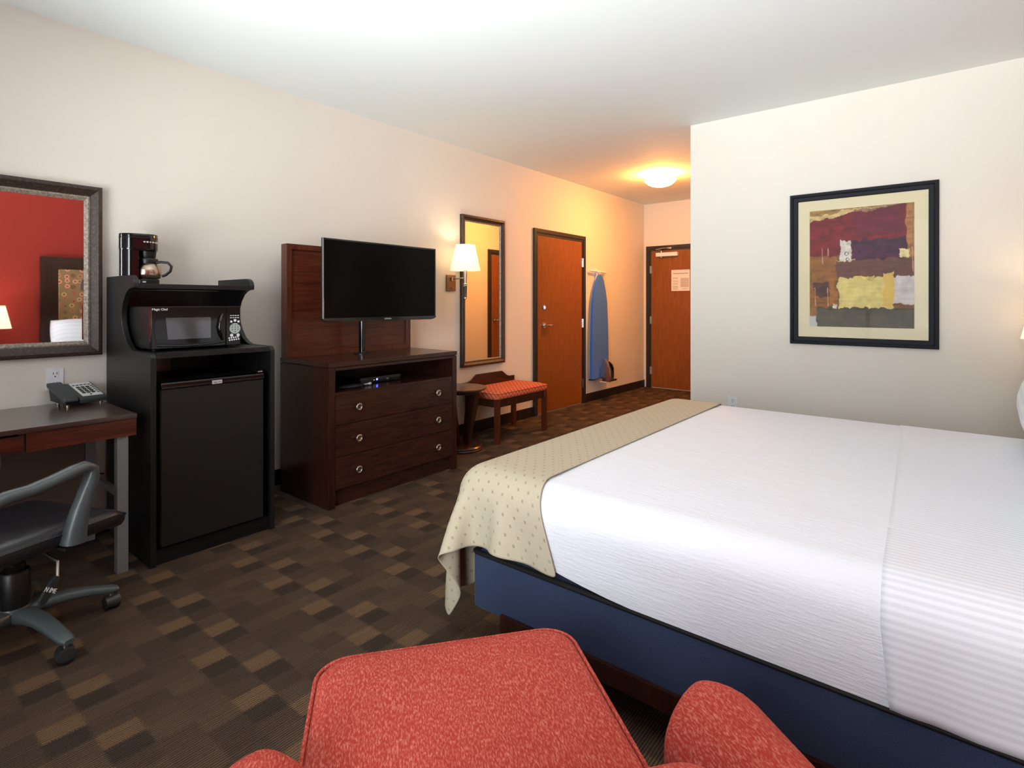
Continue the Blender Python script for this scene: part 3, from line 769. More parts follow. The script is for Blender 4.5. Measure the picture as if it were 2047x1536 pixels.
for y, z, r in ((1.391, 1.168, .006), (1.411, 1.174, .0075), (1.43, 1.168, .006), (1.393, 1.093, .0085), (1.428, 1.093, .0085)):
    kb.lathe([(.0005, 0), (r, 0), (r, .0018), (.0005, .0018)], (MF, y, z), 14, 'x')
for j in range(2):
    for i in range(5): kb.lathe([(.0005, 0), (.0042, 0), (.0042, .0018), (.0005, .0018)], (MF, 1.38 + i * .0118 + j * .003, 1.0665 + (1 - j) * .0115 + i * .0012), 10, 'x')
for j in range(2):
    for i in range(4): kb.box(MF, MF + .0012, 1.385 + i * .0128, 1.394 + i * .0128, 1.187 + j * .012, 1.191 + j * .012)
o = wobj('buttons', kb, 'white_plastic', cp, smooth=False); o['kind'] = 'stuff'
for x in (.2, .54):
    for y in (1.04, 1.41): wobj('foot', MB().cyl((x, y, 1.0265), (x, y, 1.04), .012, n=12), 'matte_black', t)

# ---- coffee maker and its carafe, turned towards the room's far end
KA = rad(-15)
t = thing('coffee_maker', 'black drip coffee maker on top of the appliance cabinet', 'coffee maker', (.145, 1.09, 1.3695), KA)
# local +y = front of the machine
obj('base', MB().prism([(-.075, -.105), (.075, -.105), (.082, .0), (.076, .07), (.045, .118), (-.045, .118), (-.076, .07), (-.082, .0)], 'xy', 0, .03, .004), 'satin_black', t, ang=50)
tw = []
for z in (.028, .262): tw.append([(x, y, z) for x, y in ([(.082 * math.cos(rad(a)), -.03 + .078 * math.sin(rad(a))) for a in range(180, 361, 15)] + [(.078, .0), (.05, -.015), (0, -.022), (-.05, -.015), (-.078, .0)])])
obj('tower', MB().loft(tw), 'gloss_black', t, ang=40)
hd = []
for z, k in ((.178, .93), (.183, .98), (.19, 1), (.262, 1), (.268, .985)):
    hd.append([(x * k, (y - .0) * k, z) for x, y in ([(.084 * math.cos(rad(a)), .028 + .084 * math.sin(rad(a))) for a in range(0, 181, 12)] + [(-.083 * math.cos(rad(a)), -.03 - .08 * math.sin(rad(a))) for a in range(0, 181, 12)])])
obj('brew_head', MB().loft(hd), 'gloss_black', t, ang=40)
obj('lid_line', MB().tube([(x * 1.002, y * 1.002, .248) for x, y, _ in hd[2]], .0014, 6, closed=True), 'matte_black', t)
obj('filter_basket', MB().lathe([(.001, .14), (.042, .14), (.05, .15), (.054, .178), (.001, .178)], (0, .05, 0), 28), 'satin_black', t)
obj('warming_plate', MB().lathe([(.001, .03), (.06, .03), (.06, .034), (.001, .034)], (0, .052, 0), 28), 'dark_grey', t)
mk = MB()
for i, (wd, hh) in enumerate(((.01, .009), (.007, .006), (.008, .006), (.006, .006), (.008, .0075), (.007, .006))):
    a = rad(62 - 12 * i); mk.box(-.0006, .0006, -wd * .8, wd * .8, -hh / 2, hh / 2).xform(Matrix())
    n_ = 8; vs = mk.v[-n_:]; R_ = Matrix.Translation((.0846 * math.cos(a), .028 + .0846 * math.sin(a), .226)) @ Matrix.Rotation(a, 4, 'Z')
    mk.v[-n_:] = [tuple(R_ @ Vector(p)) for p in vs]
o = obj('logo', mk, 'silver_print', t, smooth=False)
obj('switch_strip', MB().box(.0805, .0825, .02, .04, .012, .02, .0005), 'white_print', t)
obj('indicator', MB().torus((.0815, .0, .016), .006, .0012, 'x', 16, 6), 'silver_print', t)

for ch in t.children:
    ch.scale = (.82, .82, 1.05)

cf = thing('coffee_carafe', 'brushed steel coffee pot on the warming plate', 'carafe', (0, 0, 0))
cf.location = Matrix.Translation((.145, 1.09, 1.3695)) @ Matrix.Rotation(KA, 4, 'Z') @ Vector((0, .044, .0362)); cf.rotation_euler = (0, 0, KA)
obj('pot', MB().lathe([(.001, 0), (.05, 0), (.057, .006), (.06, .02), (.06, .045), (.055, .062), (.044, .074), (.04, .078), (.001, .078)], n=36), plain('warm_steel', rgb(188, 168, 148), .25, 1), cf)
obj('collar', MB().lathe([(.001, .0785), (.041, .0785), (.042, .084), (.045, .1), (.043, .104), (.001, .104)], n=28), 'satin_black', cf)
obj('handle', MB().tube([(.02, .035, .085), (.028, .055, .088), (.036, .085, .085), (.04, .1, .066), (.038, .095, .04), (.032, .075, .02), (.026, .06, .014)], .0065, 10), 'satin_black', cf)
obj('engraving', MB().torus((.0597, .012, .034), .006, .0007, 'x', 14, 5).box(.0592, .0603, .002, .022, .022, .0232), 'white_print', cf)
for ch in cf.children:
    ch.scale = (1.1, 1.1, 1.08)

# ---- dresser with tall back panel
t = thing('dresser', 'dark brown three-drawer dresser with open shelf under the television', 'dresser', (.43, 2.475, 0))
DX0, DX1, DY0, DY1, DH = .14, .712, 1.922, 3.03, .902
sw = .046
wobj('side_panel', MB().box(DX0, DX1, DY0, DY0 + sw, 0, .868, .0015), 'espresso', t)
wobj('side_panel', MB().box(DX0, DX1, DY1 - sw, DY1, 0, .868, .0015), 'espresso', t)
wobj('reveal_strip', MB().box(DX0 + .006, DX1 - .006, DY0 + .006, DY1 - .006, .8685, .8725), 'matte_black', t, smooth=False)
wobj('dresser_top', MB().box(DX0, DX1 + .002, DY0 - .002, DY1 + .002, .873, DH, .0015), 'espresso_y', t)
wobj('top_rail', MB().box(DX1 - .025, DX1, DY0 + sw + .0005, DY1 - sw - .0005, .852, .868), 'espresso_y', t, smooth=False)
wobj('shelf_board', MB().box(DX0 + .015, DX1 - .004, DY0 + sw + .0005, DY1 - sw - .0005, .695, .7115), 'espresso_y', t, smooth=False)
wobj('back_board', MB().box(DX0, DX0 + .014, DY0 + sw + .0005, DY1 - sw - .0005, .1, .868), 'espresso', t, smooth=False)
wobj('plinth', MB().box(.655, .672, DY0 + sw + .0005, DY1 - sw - .0005, 0, .1), 'espresso_y', t, smooth=False)
for z0, z1 in ((.1125, .309), (.3135, .508), (.5125, .6935)):
    dw = wobj('drawer', MB().box(DX1 - .022, DX1 - .001, DY0 + sw + .003, DY1 - sw - .003, z0, z1, .0015), 'espresso_y', t)
    for y in (2.132, 2.824):
        zc = {.1125: .207, .3135: .408, .5125: .607}[z0]
        kn = wobj('knob', MB().torus((DX1 + .018, y, zc), .0185, .0058, 'x', 24, 10), 'nickel', dw)
        wobj('knob_stem', MB().lathe([(.0005, 0), (.01, 0), (.007, .012), (.015, .015), (.015, .017), (.0005, .017)], (DX1 - .001, y, zc), 16, 'x'), 'bronze', dw)
bp = wobj('television_panel', MB().box(.146, .205, DY0 + .002, 2.992, DH + .0005, 1.668, .002), 'cherry_y', t)
wobj('panel_border', rectframe([(0, .0), (0, .016), (.035, .016), (.042, .006), (.042, .0)], DY0 + .002, 2.992, DH + .0006, 1.668, 'x', .2052, 1), 'cherry', t)

# ---- television
t = thing('television', 'black flat television swivelled on a chrome pole above the dresser', 'television', (.353, 2.44, DH + .0005))
TX, TY0, TY1, TZ0, TZ1 = .47, 2.032, 3.036, 1.146, 1.699
wobj('pole_base', MB().lathe([(.001, 0), (.058, 0), (.058, .006), (.03, .01), (.027, .016), (.001, .016)], (.353, 2.426, DH + .0005), 32), 'satin_black', t)
wobj('pole', MB().cyl((.353, 2.426, DH + .015), (.353, 2.426, 1.5), .0235, n=24), plain('dark_chrome', rgb(70, 72, 76), .12, 1), t)
wobj('mount_bracket', MB().box(.36, TX - .055, 2.39, 2.6, 1.36, 1.5, .004), 'satin_black', t)
wobj('housing', MB().box(TX - .055, TX - .012, TY0 + .03, TY1 - .03, TZ0 + .03, TZ1 - .05, .012), 'satin_black', t)
bz = wobj('bezel', rectframe([(0, -.014), (0, .002), (.003, .005), (.011, .005), (.012, .0015), (.012, -.014)], TY0, TY1, TZ0 + .012, TZ1, 'x', TX, 1), 'gloss_black', t)
wobj('screen', MB().box(TX - .01, TX + .0015, TY0 + .0118, TY1 - .0118, TZ0 + .0238, TZ1 - .0118), 'screen', t, smooth=False)
wobj('lower_bezel', MB().prism([(TY0, TZ0 + .013), (TY0, TZ0 + .004), (TY0 + .02, TZ0 - .002), (TY1 - .05, TZ0 - .004), (TY1 - .02, TZ0 + .002), (TY1, TZ0 + .012), (TY1, TZ0 + .02), (TY0, TZ0 + .02)], 'yz', TX - .012, TX + .0062, .001), 'gloss_black', t)
text('lettering', 'SAMSUNG', .0135, 'silver_print', t, (TX + .0068 - .353, 2.56 - 2.44, TZ0 + .0095 - DH), FACE_X)
wobj('standby_light', MB().box(TX - .004, TX + .004, 2.862, 2.876, TZ0 - .0085, TZ0 - .0035), m_emit('red_led', (1, .02, .02, 1), .6), t, smooth=False)

# ---- devices on the open shelf
t = thing('cable_box', 'black cable box with a blue light on the dresser shelf', 'cable box', (.42, 2.46, .712))
wobj('case', MB().box(.28, .545, 2.27, 2.62, .716, .757, .004), 'gloss_black', t)
wobj('blue_light', MB().lathe([(.0005, 0), (.006, 0), (.0045, .003), (.0005, .004)], (.545, 2.41, .738), 12, 'x'), 'led_blue', t)
wobj('indicator', MB().box(.545, .5462, 2.383, 2.388, .733, .737), 'led_white', t, smooth=False)
wobj('dial', MB().torus((.546, 2.5, .737), .011, .0015, 'x', 20, 6), 'dark_grey', t)
wobj('card_slot', MB().box(.545, .5462, 2.49, 2.51, .7335, .7365), 'silver_print', t, smooth=False)
for y in (2.29, 2.6): wobj('foot', MB().cyl((.52, y, .712), (.52, y, .717), .012, n=12), 'matte_black', t)
t = thing('remote_receiver', 'small grey oval receiver lying beside the cable box', 'receiver', (.6, 2.17, .712))
wobj('shell', MB().ell((.6, 2.165, .724), .035, .1, .0115, 24, 10), 'dark_grey', t)
wobj('plug', MB().tube([(.6, 2.26, .724), (.603, 2.285, .725), (.605, 2.3, .726)], .004, 8).ell((.606, 2.305, .726), .009, .014, .009, 12, 8), 'silver_print', t)

# ---- swing-arm wall lamps
def sconce(label, plate, stem, ztop, zbot, nrm, group, power):
    """plate = point on the wall, stem = (x, y) of the lamp axis"""
    t = thing('wall_lamp', label, 'lamp', plate, 0, group)
    n = Vector(nrm); s = Vector((-n.y, n.x, 0)); px = Vector(plate); sx = Vector((stem[0], stem[1], 0)) - Vector((px.x, px.y, 0))
    def L(z): return (sx.x, sx.y, z - px.z)
    def slab(d0, d1, hw, z0, z1):
        a = n * d0 - s * hw; b = n * d1 + s * hw
        return MB().box(min(a.x, b.x), max(a.x, b.x), min(a.y, b.y), max(a.y, b.y), z0, z1, .002)
    pl = obj('back_plate', slab(.0008, .018, .058, -.075, .075), 'bronze', t)
    obj('switch_knob', MB().tube([tuple(n * .018 - Vector((0, 0, .045))), tuple(n * .04 - Vector((0, 0, .045)))], [.004, .006], 8), 'nickel', pl)
    za = zbot - .07 - px.z
    obj('swing_arm', MB().tube([tuple(n * .018 + Vector((0, 0, za))), tuple(n * .06 + s * .0 + Vector((0, 0, za))), (sx.x, sx.y, za)], .006, 10).tube([tuple(n * .03 + Vector((0, 0, za - .02))), tuple(n * .03 + Vector((0, 0, za + .012)))], .009, 10), 'nickel', t)
    st = obj('stem', MB().lathe([(.0005, L(zbot)[2] + .02), (.016, L(zbot)[2] + .02), (.0175, L(zbot)[2]), (.0135, za - .045), (.0005, za - .045)], (sx.x, sx.y, 0), 20), 'nickel', t)
    obj('collar', MB().lathe([(.0005, za - .045), (.016, za - .047), (.02, za - .055), (.016, za - .063), (.019, za - .072), (.016, za - .08), (.0005, za - .08)], (sx.x, sx.y, 0), 20), 'chrome', st)
    obj('lower_sleeve', MB().lathe([(.0005, za - .08), (.015, za - .08), (.0125, za - .175), (.0005, za - .175)], (sx.x, sx.y, 0), 20), 'gloss_black', st)
    obj('finial', MB().lathe([(.0005, za - .175), (.014, za - .176), (.014, za - .184), (.006, za - .19), (.0005, za - .195)], (sx.x, sx.y, 0), 16), 'chrome', st)
    zt, zb = ztop - px.z, zbot - px.z
    obj('lamp_shade', MB().lathe([(.138, zb), (.087, zt), (.085, zt), (.136, zb), (.138, zb)], (sx.x, sx.y, 0), 40), 'shade', t)
    obj('bulb', MB().ell((sx.x, sx.y, (zt + zb) / 2 - .01), .025, .025, .035, 14, 10), m_emit('lit_bulb', (1, .78, .5, 1), 6), t)
    l = bpy.data.lights.new('bulb_light', 'POINT'); l.energy = power; l.color = (1, .74, .44); l.shadow_soft_size = .03
    lo = bpy.data.objects.new('bulb_light', l); C.objects.link(lo); lo.parent = t; lo.location = (sx.x, sx.y, (zt + zb) / 2 + .06)
    return t
sconce('lit wall lamp with a cream shade beside the tall mirror', (0, 3.664, 1.457), (.2, 3.66), 1.8, 1.567, (1, 0, 0), None, 3.2)
sconce('cream-shaded wall lamp at the bed corner near the framed picture', (XR, 4.2, .97), (4.115, 4.25), 1.30, 1.068, (-1, 0, 0), 'bedside lamps', 3)
sconce('cream-shaded bedside wall lamp reflected in the desk mirror', (XR, 1.1, .93), (4.17, 1.1), 1.24, 1.0, (-1, 0, 0), 'bedside lamps', 3)

# ---- luggage bench
t = thing('luggage_bench', 'wooden luggage bench with an orange patterned cushion and shaped back', 'bench', (.29, 4.15, 0))
for x, y in ((.455, 3.765), (.455, 4.49), (.07, 3.79), (.07, 4.48)):
    wobj('leg', MB().box(x, x + .042, y, y + .042, 0, .395, .002), 'cherry', t)
wobj('rail', MB().box(.462, .485, 3.8075, 4.4895, .325, .395), 'espresso_y', t, smooth=False)
wobj('rail', MB().box(.075, .095, 3.833, 4.479, .325, .395), 'espresso_y', t, smooth=False)
for y in (3.778, 4.5): wobj('rail', MB().box(.1125, .4545, y, y + .02, .325, .395), 'espresso', t, smooth=False)
cu = MB(); rings = []
for z, i in ((.397, .012), (.402, .004), (.42, 0), (.438, 0), (.450, .005), (.457, .018), (.460, .05), (.461, .1)):
    rings.append([(x, y, z + (.012 if i > .03 else 0)) for x, y in rrect(.215 - i, .395 - i, .03, 5, .288, 4.15)])
wobj('cushion', cu.loft(rings), 'bench_fabric', t, ang=55)
wobj('cushion_piping', MB().tube([(x, y, .452) for x, y in rrect(.213, .393, .03, 5, .288, 4.15)], .005, 6, closed=True), 'bench_fabric', t)
bk = [(3.765, .395), (4.545, .395), (4.545, .512), (4.47, .512), (4.42, .525), (4.375, .555), (4.345, .575), (3.965, .575), (3.935, .555), (3.89, .525), (3.84, .512), (3.765, .512)]
wobj('back_board', MB().prism(bk, 'yz', .045, .069, .003), 'espresso_y', t)

# ---- round side table
t = thing('side_table', 'small round dark wooden table between dresser and bench', 'table', (.33, 3.475, 0))
obj('table_top', MB().lathe([(.001, .515), (.2, .515), (.215, .52), (.22, .53), (.218, .538), (.001, .54)], n=48), 'desk_top', t)
obj('apron_ring', MB().lathe([(.001, .49), (.165, .49), (.17, .495), (.17, .515), (.001, .515)], n=40), 'espresso', t)
obj('base', MB().lathe([(.001, 0), (.19, 0), (.192, .012), (.185, .02), (.187, .03), (.175, .042), (.165, .045), (.001, .048)], n=48), 'espresso', t)
for k in range(4):
    a = rad(10 + 90 * k); ca, sa = math.cos(a), math.sin(a); rings = []
    for z, d, w_ in ((.046, .075, .026), (.12, .082, .028), (.22, .1, .03), (.32, .122, .032), (.42, .14, .034), (.492, .15, .036)):
        rings.append([(d * ca + u * ca - v * sa, d * sa + u * sa + v * ca, z) for u, v in ((.014, w_), (-.014, w_), (-.014, -w_), (.014, -w_))])
    obj('leg', MB().loft(rings), 'espresso', t, ang=50)

# ---- framed abstract print
def fbm(X, Y, seed, freq, octv=4):
    rng = np.random.default_rng(seed); out = 0; amp = 1
    for o in range(octv):
        n = int(freq * 2 ** o) + 2; g = rng.random((n + 1, n + 1))
        x = np.clip(X * n * .999, 0, n - .001); y = np.clip(Y * n * .999, 0, n - .001)
        i, j = x.astype(int), y.astype(int); fx, fy = x - i, y - j
        fx = fx * fx * (3 - 2 * fx); fy = fy * fy * (3 - 2 * fy)
        out = out + amp * ((g[i, j] * (1 - fx) + g[i + 1, j] * fx) * (1 - fy) + (g[i, j + 1] * (1 - fx) + g[i + 1, j + 1] * fx) * fy - .5); amp *= .5
    return out
t = thing('framed_picture', 'square abstract print in a wide cream mat and dark frame', 'picture', (3.165, YP, .967))
PX0, PX1, PZ0, PZ1 = 2.722, 3.607, .967, 2.073
wobj('frame', rectframe([(0, .001), (0, .024), (.006, .032), (.02, .034), (.028, .026), (.05, .022), (.055, .016), (.055, .001)], PX0, PX1, PZ0, PZ1, 'y', YP, -1), 'pic_frame', t, ang=20)
wobj('mat_board', rectframe([(.05, .006), (.05, .012), (.13, .012), (.133, .008), (.133, .006)], PX0, PX1, PZ0, PZ1, 'y', YP, -1), 'mat_board', t, ang=20)
n, m_ = 230, 176
Z, X = np.meshgrid(np.linspace(0, 1, n), np.linspace(0, 1, m_), indexing='ij')
D = 1 - Z                                   # 0 at the top
wb = fbm(X, Z, 1, 16, 5) * .03; wb2 = fbm(X, Z, 2, 12, 5) * .034; tex = fbm(X, Z, 3, 20, 5); stre = fbm(X * .12, Z, 4, 60, 3)
def rc(r, g, b): return np.array(lin((r / 255, g / 255, b / 255)))
img = np.zeros((n, m_, 3)); img[:] = rc(120, 82, 38)
img += (stre * .10 + tex * .05)[..., None] * np.array([1, .7, .35])
def patch(x0, x1, d0, d1, colr, tilt=0, var=.55, a=1.0):
    xx = X + wb2; dd = D + wb - tilt * X
    k = (xx > x0) & (xx < x1) & (dd > d0) & (dd < d1)
    c = rc(*colr) * (1 + var * (tex + stre * .8))[..., None]
    img[k] = img[k] * (1 - a) + np.clip(c, 0, 1)[k] * a
patch(-.1, 1.1, -.1, .10, (158, 122, 66)); patch(0, .9, .05, .10, (206, 182, 122), -.06)
patch(-.1, .93, .095, .42, (120, 22, 30), -.09); patch(.45, .92, .06, .27, (98, 28, 48), -.06, .4, .7)
patch(.93, 1.1, .02, .42, (168, 116, 66)); patch(.42, .93, .27, .38, (66, 28, 50)); patch(.42, .9, .35, .44, (74, 26, 58))
patch(.31, .415, .27, .45, (214, 208, 196)); patch(.25, .46, .435, .465, (204, 184, 132)); patch(.88, .95, .37, .43, (222, 208, 150))
patch(-.1, .27, .40, .86, (150, 96, 34), 0, .5); patch(.04, .2, .62, .74, (84, 50, 36), 0, .5); patch(.27, 1.1, .44, .60, (108, 66, 54), 0, .35)
patch(.29, .82, .585, .83, (224, 206, 124), 0, .2); patch(.72, .82, .55, .82, (224, 190, 92), 0, .12); patch(.82, 1.02, .58, .80, (206, 200, 196), 0, .25)
patch(.45, .62, .57, .6, (226, 200, 110)); patch(-.1, 1.1, .80, .835, (134, 90, 48), 0, .4, .0)
patch(-.1, 1.1, .83, 1.1, (78, 70, 48), 0, .5); patch(-.1, .085, .83, .92, (156, 100, 44)); patch(-.1, .085, .90, 1.1, (196, 198, 196), 0, .1)
patch(.235, .275, .805, .84, (226, 216, 190))
for x0, d0, d1 in ((.13, .33, .46), (.19, .33, .40), (.055, .66, .82), (.185, .66, .82), (.98, .35, .55)):
    k = (abs(X - x0 - (D - d0) * .04) < .004) & (D > d0) & (D < d1); img[k] = rc(196, 150, 120)
cx_, cy_ = .375, .385
k = abs(np.hypot((X - cx_) * 1.0, (D - cy_) * 1.35) - .018) < .003; img[k] = rc(40, 40, 60)
k = abs(np.hypot((X - .385), (D - .43) * 1.35) - .014) < .003; img[k] = rc(40, 40, 60)
px = PX0 + .13 + X * (PX1 - PX0 - .26); pz = PZ0 + .122 + Z * (PZ1 - PZ0 - .244)
me = grid_mesh('print', np.stack([px - 3.165, np.full_like(px, -.0075), pz - .967], -1), None, np.clip(img * .8, .003, .9))
tt = NT('painted_print'); a_ = tt.n('ShaderNodeVertexColor', layer_name='Col'); tt.fin(a_.outputs[0], .6)
o = link('print', me, tt.m, t, False)
md = o.modifiers.new('thickness', 'SOLIDIFY'); md.thickness = .003; md.offset = -1
wobj('glazing', MB().box(PX0 + .052, PX1 - .052, YP - .0155, YP - .0135, PZ0 + .052, PZ1 - .052), 'low_glare', t, smooth=False)

# ================================================================== BED
BX0, BX1, BY0, BY1, BT = 2.20, 4.318, 1.488, 3.505, .648
t = thing('bed', 'king bed base with navy wrapped box spring on dark side rails', 'bed', (3.3, 2.5, 0))
wobj('box_spring', MB().box(2.304, 4.315, 1.50, 3.495, .15, .352, .012, 3), 'blue_fabric', t)
wobj('black_edge_tube', MB().tube([(4.31, 1.502, .354), (2.318, 1.502, .354), (2.308, 1.508, .354), (2.306, 1.53, .354), (2.306, 3.47, .354), (2.318, 3.493, .354), (4.31, 3.493, .354)], .0095, 8), 'matte_black', t)  # black tube around the top edge of the box spring
for y0 in (1.484, 3.496): wobj('side_rail', MB().box(2.445, 4.315, y0, y0 + .014, .112, .172, .001), 'espresso', t)
wobj('rail_bracket', MB().box(2.447, 2.50, 1.4985, 1.53, .11, .15), 'espresso', t, smooth=False)
wobj('foot_rail', MB().box(2.50, 2.53, 1.5, 3.494, .1, .149), 'espresso_y', t, smooth=False)
for x in (2.6, 4.2):
    for y in (1.7, 2.48, 3.25): wobj('leg', MB().box(x, x + .06, y, y + .06, 0, .149, .003), 'espresso', t)
wobj('mattress', MB().box(2.24, 4.312, 1.53, 3.46, .3525, .62, .06, 4), 'white_plastic', t, ang=60)

# white spread: rounded rectangles stacked up to the shoulder
def outline(ins, r):
    hx, hy = (BX1 - BX0) / 2 - ins, (BY1 - BY0) / 2 - ins
    cx, cy = (BX0 + BX1) / 2, (BY0 + BY1) / 2
    c = rrect(hx, hy, r, 8, cx, cy); out_ = []
    for i, p in enumerate(c):
        q = c[(i + 1) % len(c)]; d = math.dist(p, q); k = 24 if d > .3 else 1
        for j in range(k): out_.append((p[0] + (q[0] - p[0]) * j / k, p[1] + (q[1] - p[1]) * j / k))
    return out_
def hem(x): return .362 + .04 * max(0, min(1, (2.95 - x) / .35)) ** 1.5
SR = .105
rings = [[(x, y, hem(x)) for x, y in outline(.006, .1)], [(x, y, .5) for x, y in outline(.0, .1)]]
for k in range(0, 9):
    a = rad(90 * k / 8); rings.append([(x, y, BT - SR + SR * math.sin(a)) for x, y in outline(SR * (1 - math.cos(a)), max(.1 - .06 * (1 - math.cos(a)), .03))])
rings.append([(x, y, BT + .006) for x, y in outline(.35, .03)])
o = obj('bed_spread', MB().loft(rings, cap0=False), 'spread', ang=80)
tag(o, 'white ribbed spread covering the bed', 'bedspread')

def over_bed(off, z0=.358):
    """cross-section across the bed from near hem to far hem: points and arc length"""
    p = []
    for k in range(12): p.append((BY0 - off, z0 + (BT - SR - z0) * k / 12))
    for k in range(9): a = rad(180 - 90 * k / 8); p.append((BY0 + SR + (SR + off) * math.cos(a), BT - SR + (SR + off) * math.sin(a)))
    for k in range(1, 40): p.append((BY0 + SR + (BY1 - BY0 - 2 * SR) * k / 40, BT + off + .006 * math.sin(PI * k / 40)))
    for k in range(9): a = rad(90 - 90 * k / 8); p.append((BY1 - SR + (SR + off) * math.cos(a), BT - SR + (SR + off) * math.sin(a)))
    for k in range(1, 12): p.append((BY1 + off, BT - SR + (z0 - BT + SR) * k / 11))
    p = np.array(p); s_ = np.concatenate([[0], np.cumsum(np.hypot(*np.diff(p, axis=0).T))])
    return p, s_
def sheet(name, x0, x1, off, m, z0, nx=30):
    p, s_ = over_bed(off, z0); xs = np.linspace(x0, x1, nx)
    rng = np.random.default_rng(5)
    pts = np.zeros((nx, len(p), 3)); uv = np.zeros((nx, len(p), 2))
    for i, x in enumerate(xs):
        sidek = np.clip((BT - .12 - p[:, 1]) / .15, 0, 1)
        sg = np.sign(2.5 - p[:, 0]); fade = 1 - (x - x0) / (x1 - x0)
        wav = .0025 * np.sin(x * 31 + 2 * np.sin(x * 9)) * sidek
        lead = .1 * np.clip((3.5 - p[:, 0]) / 2.0, 0, 1) ** .75 + .02 * np.clip((BT - .1 - p[:, 1]) / .2, 0, 1)
        pts[i, :, 0] = x + lead * fade; pts[i, :, 1] = p[:, 0] - (wav + .003 * sidek) * sg; pts[i, :, 2] = p[:, 1]
        uv[i, :, 0] = x; uv[i, :, 1] = s_
    me = grid_mesh(name, pts, uv); o = link(name, me, m, None, True, 80)
    md = o.modifiers.new('thickness', 'SOLIDIFY'); md.thickness = .0012; md.offset = 1
    return o
o = sheet('folded_sheet', 3.462, 4.30, .0022, 'sheet', .3665); tag(o, 'white striped sheet folded back over the head end of the bed', 'sheet')

# beige runner, draped over the foot end by a small cloth relaxation
def runner():
    h = .026; Df, Ds = .36, .205; zt = BT + .010
    xin = 2.585
    np_ = int((Df + xin - BX0 + .02) / h) + 1; nq = int((2 * Ds + BY1 - BY0) / h) + 1
    p = np.linspace(0, Df + xin - BX0 + .02, np_); q = np.linspace(0, 2 * Ds + BY1 - BY0, nq)
    P0 = np.zeros((np_, nq, 3))
    edge = np.clip((Ds + .12 - q) / .33, 0, 1) * .15
    P0[..., 0] = BX0 - .02 - Df + p[:, None] + (p / p[-1])[:, None] * edge[None]
    P0[..., 1] = BY0 - Ds + q[None]; P0[..., 2] = zt
    X = P0.copy(); V = np.zeros_like(X)
    pin = (P0[..., 0] > BX0 + .16) & (P0[..., 1] > BY0 + .16) & (P0[..., 1] < BY1 - .16)
    wt = np.where(pin, 0., 1.)[..., None]
    cons = []
    def addc(s1, s2, k):
        r = np.linalg.norm(P0[s1] - P0[s2], axis=-1, keepdims=True); cons.append((s1, s2, r, k))
    S = slice
    for st in (0, 1):
        addc((S(st, np_ - 1 - (np_ - 1 - st) % 2, 2), S(None)), (S(st + 1, None, 2), S(None)), 1.) if False else None
    def pairs(axis, gap, k):
        n_ = (np_, nq)[axis]
        for st in range(2 * gap):
            i = np.arange(st, n_ - gap, 2 * gap)
            if len(i) == 0: continue
            if axis == 0: addc((i, S(None)), (i + gap, S(None)), k)
            else: addc((S(None), i), (S(None), i + gap), k)
    pairs(0, 1, 1.); pairs(1, 1, 1.); pairs(0, 2, .3); pairs(1, 2, .3)
    for s_ in (1, -1):
        for st in (0, 1):
            i = np.arange(st, np_ - 1, 2)[:, None]; j = np.arange(0, nq - 1)[None] if s_ == 1 else np.arange(1, nq)[None]
            addc((i, j), (i + 1, j + s_), .5)
    c0 = np.array([(BX0 + BX1) / 2, (BY0 + BY1) / 2]); hx, hy = (BX1 - BX0) / 2, (BY1 - BY0) / 2
    R_ = .1; th = .008
    def collide(X):
        cz = (.30 + BT) / 2; hz_ = (BT - .30) / 2
        d = X - np.array([c0[0], c0[1], cz]); b = np.array([hx - R_, hy - R_, hz_ - R_])
        q_ = np.abs(d) - b; o_ = np.maximum(q_, 0); ln = np.linalg.norm(o_, axis=-1, keepdims=True)
        inside = np.minimum(np.max(q_, -1, keepdims=True), 0)
        sd = ln + inside - R_
        nrm = np.where(ln > 1e-6, o_ / np.maximum(ln, 1e-6) * np.sign(d), np.array([0, 0, 1.]))
        pen = np.maximum(th - sd, 0)
        hit = pen > 0
        X = X + nrm * pen
        # navy box below
        bx, by = 2.304 - .006, 1.50 - .006
        k = (X[..., 0] > bx) & (X[..., 1] > by) & (X[..., 2] < .40)
        dx = X[..., 0] - bx; dy = X[..., 1] - by
        kx = k & (dx < dy); ky = k & ~(dx < dy)
        X[..., 0][kx] = bx; X[..., 1][ky] = by
        return X, hit
    rng = np.random.default_rng(11); X += rng.normal(0, .001, X.shape) * wt
    dt = .016
    for it in range(170):
        V[..., 2] -= 9.8 * dt * wt[..., 0]
        V *= .97 if it < 120 else .85
        Xp = X + V * dt * wt
        for k in range(10):
            for a, b, r, kk in cons:
                d = Xp[a] - Xp[b]; l = np.linalg.norm(d, axis=-1, keepdims=True) + 1e-9
                wa, wb_ = wt[a], wt[b]; ws = wa + wb_; ws = np.where(ws == 0, 1, ws)
                c = kk * (l - r) / l * d / ws
                Xp[a] = Xp[a] - c * wa; Xp[b] = Xp[b] + c * wb_
            if k % 2: Xp, hit = collide(Xp)
        Xp, hit = collide(Xp)
        V = (Xp - X) / dt; V *= np.where(hit, .35, 1.)
        X = Xp
    uv = np.stack(np.broadcast_arrays(p[:, None], q[None]), -1)
    me = grid_mesh('bed_runner', X, uv)
    o = link('bed_runner', me, 'runner', None, True, 80)
    md = o.modifiers.new('smooth', 'SUBSURF'); md.levels = 1; md.render_levels = 2
    md = o.modifiers.new('thickness', 'SOLIDIFY'); md.thickness = .003; md.offset = 1
    tag(o, 'beige dotted runner draped over the foot of the bed', 'bed runner')
runner()

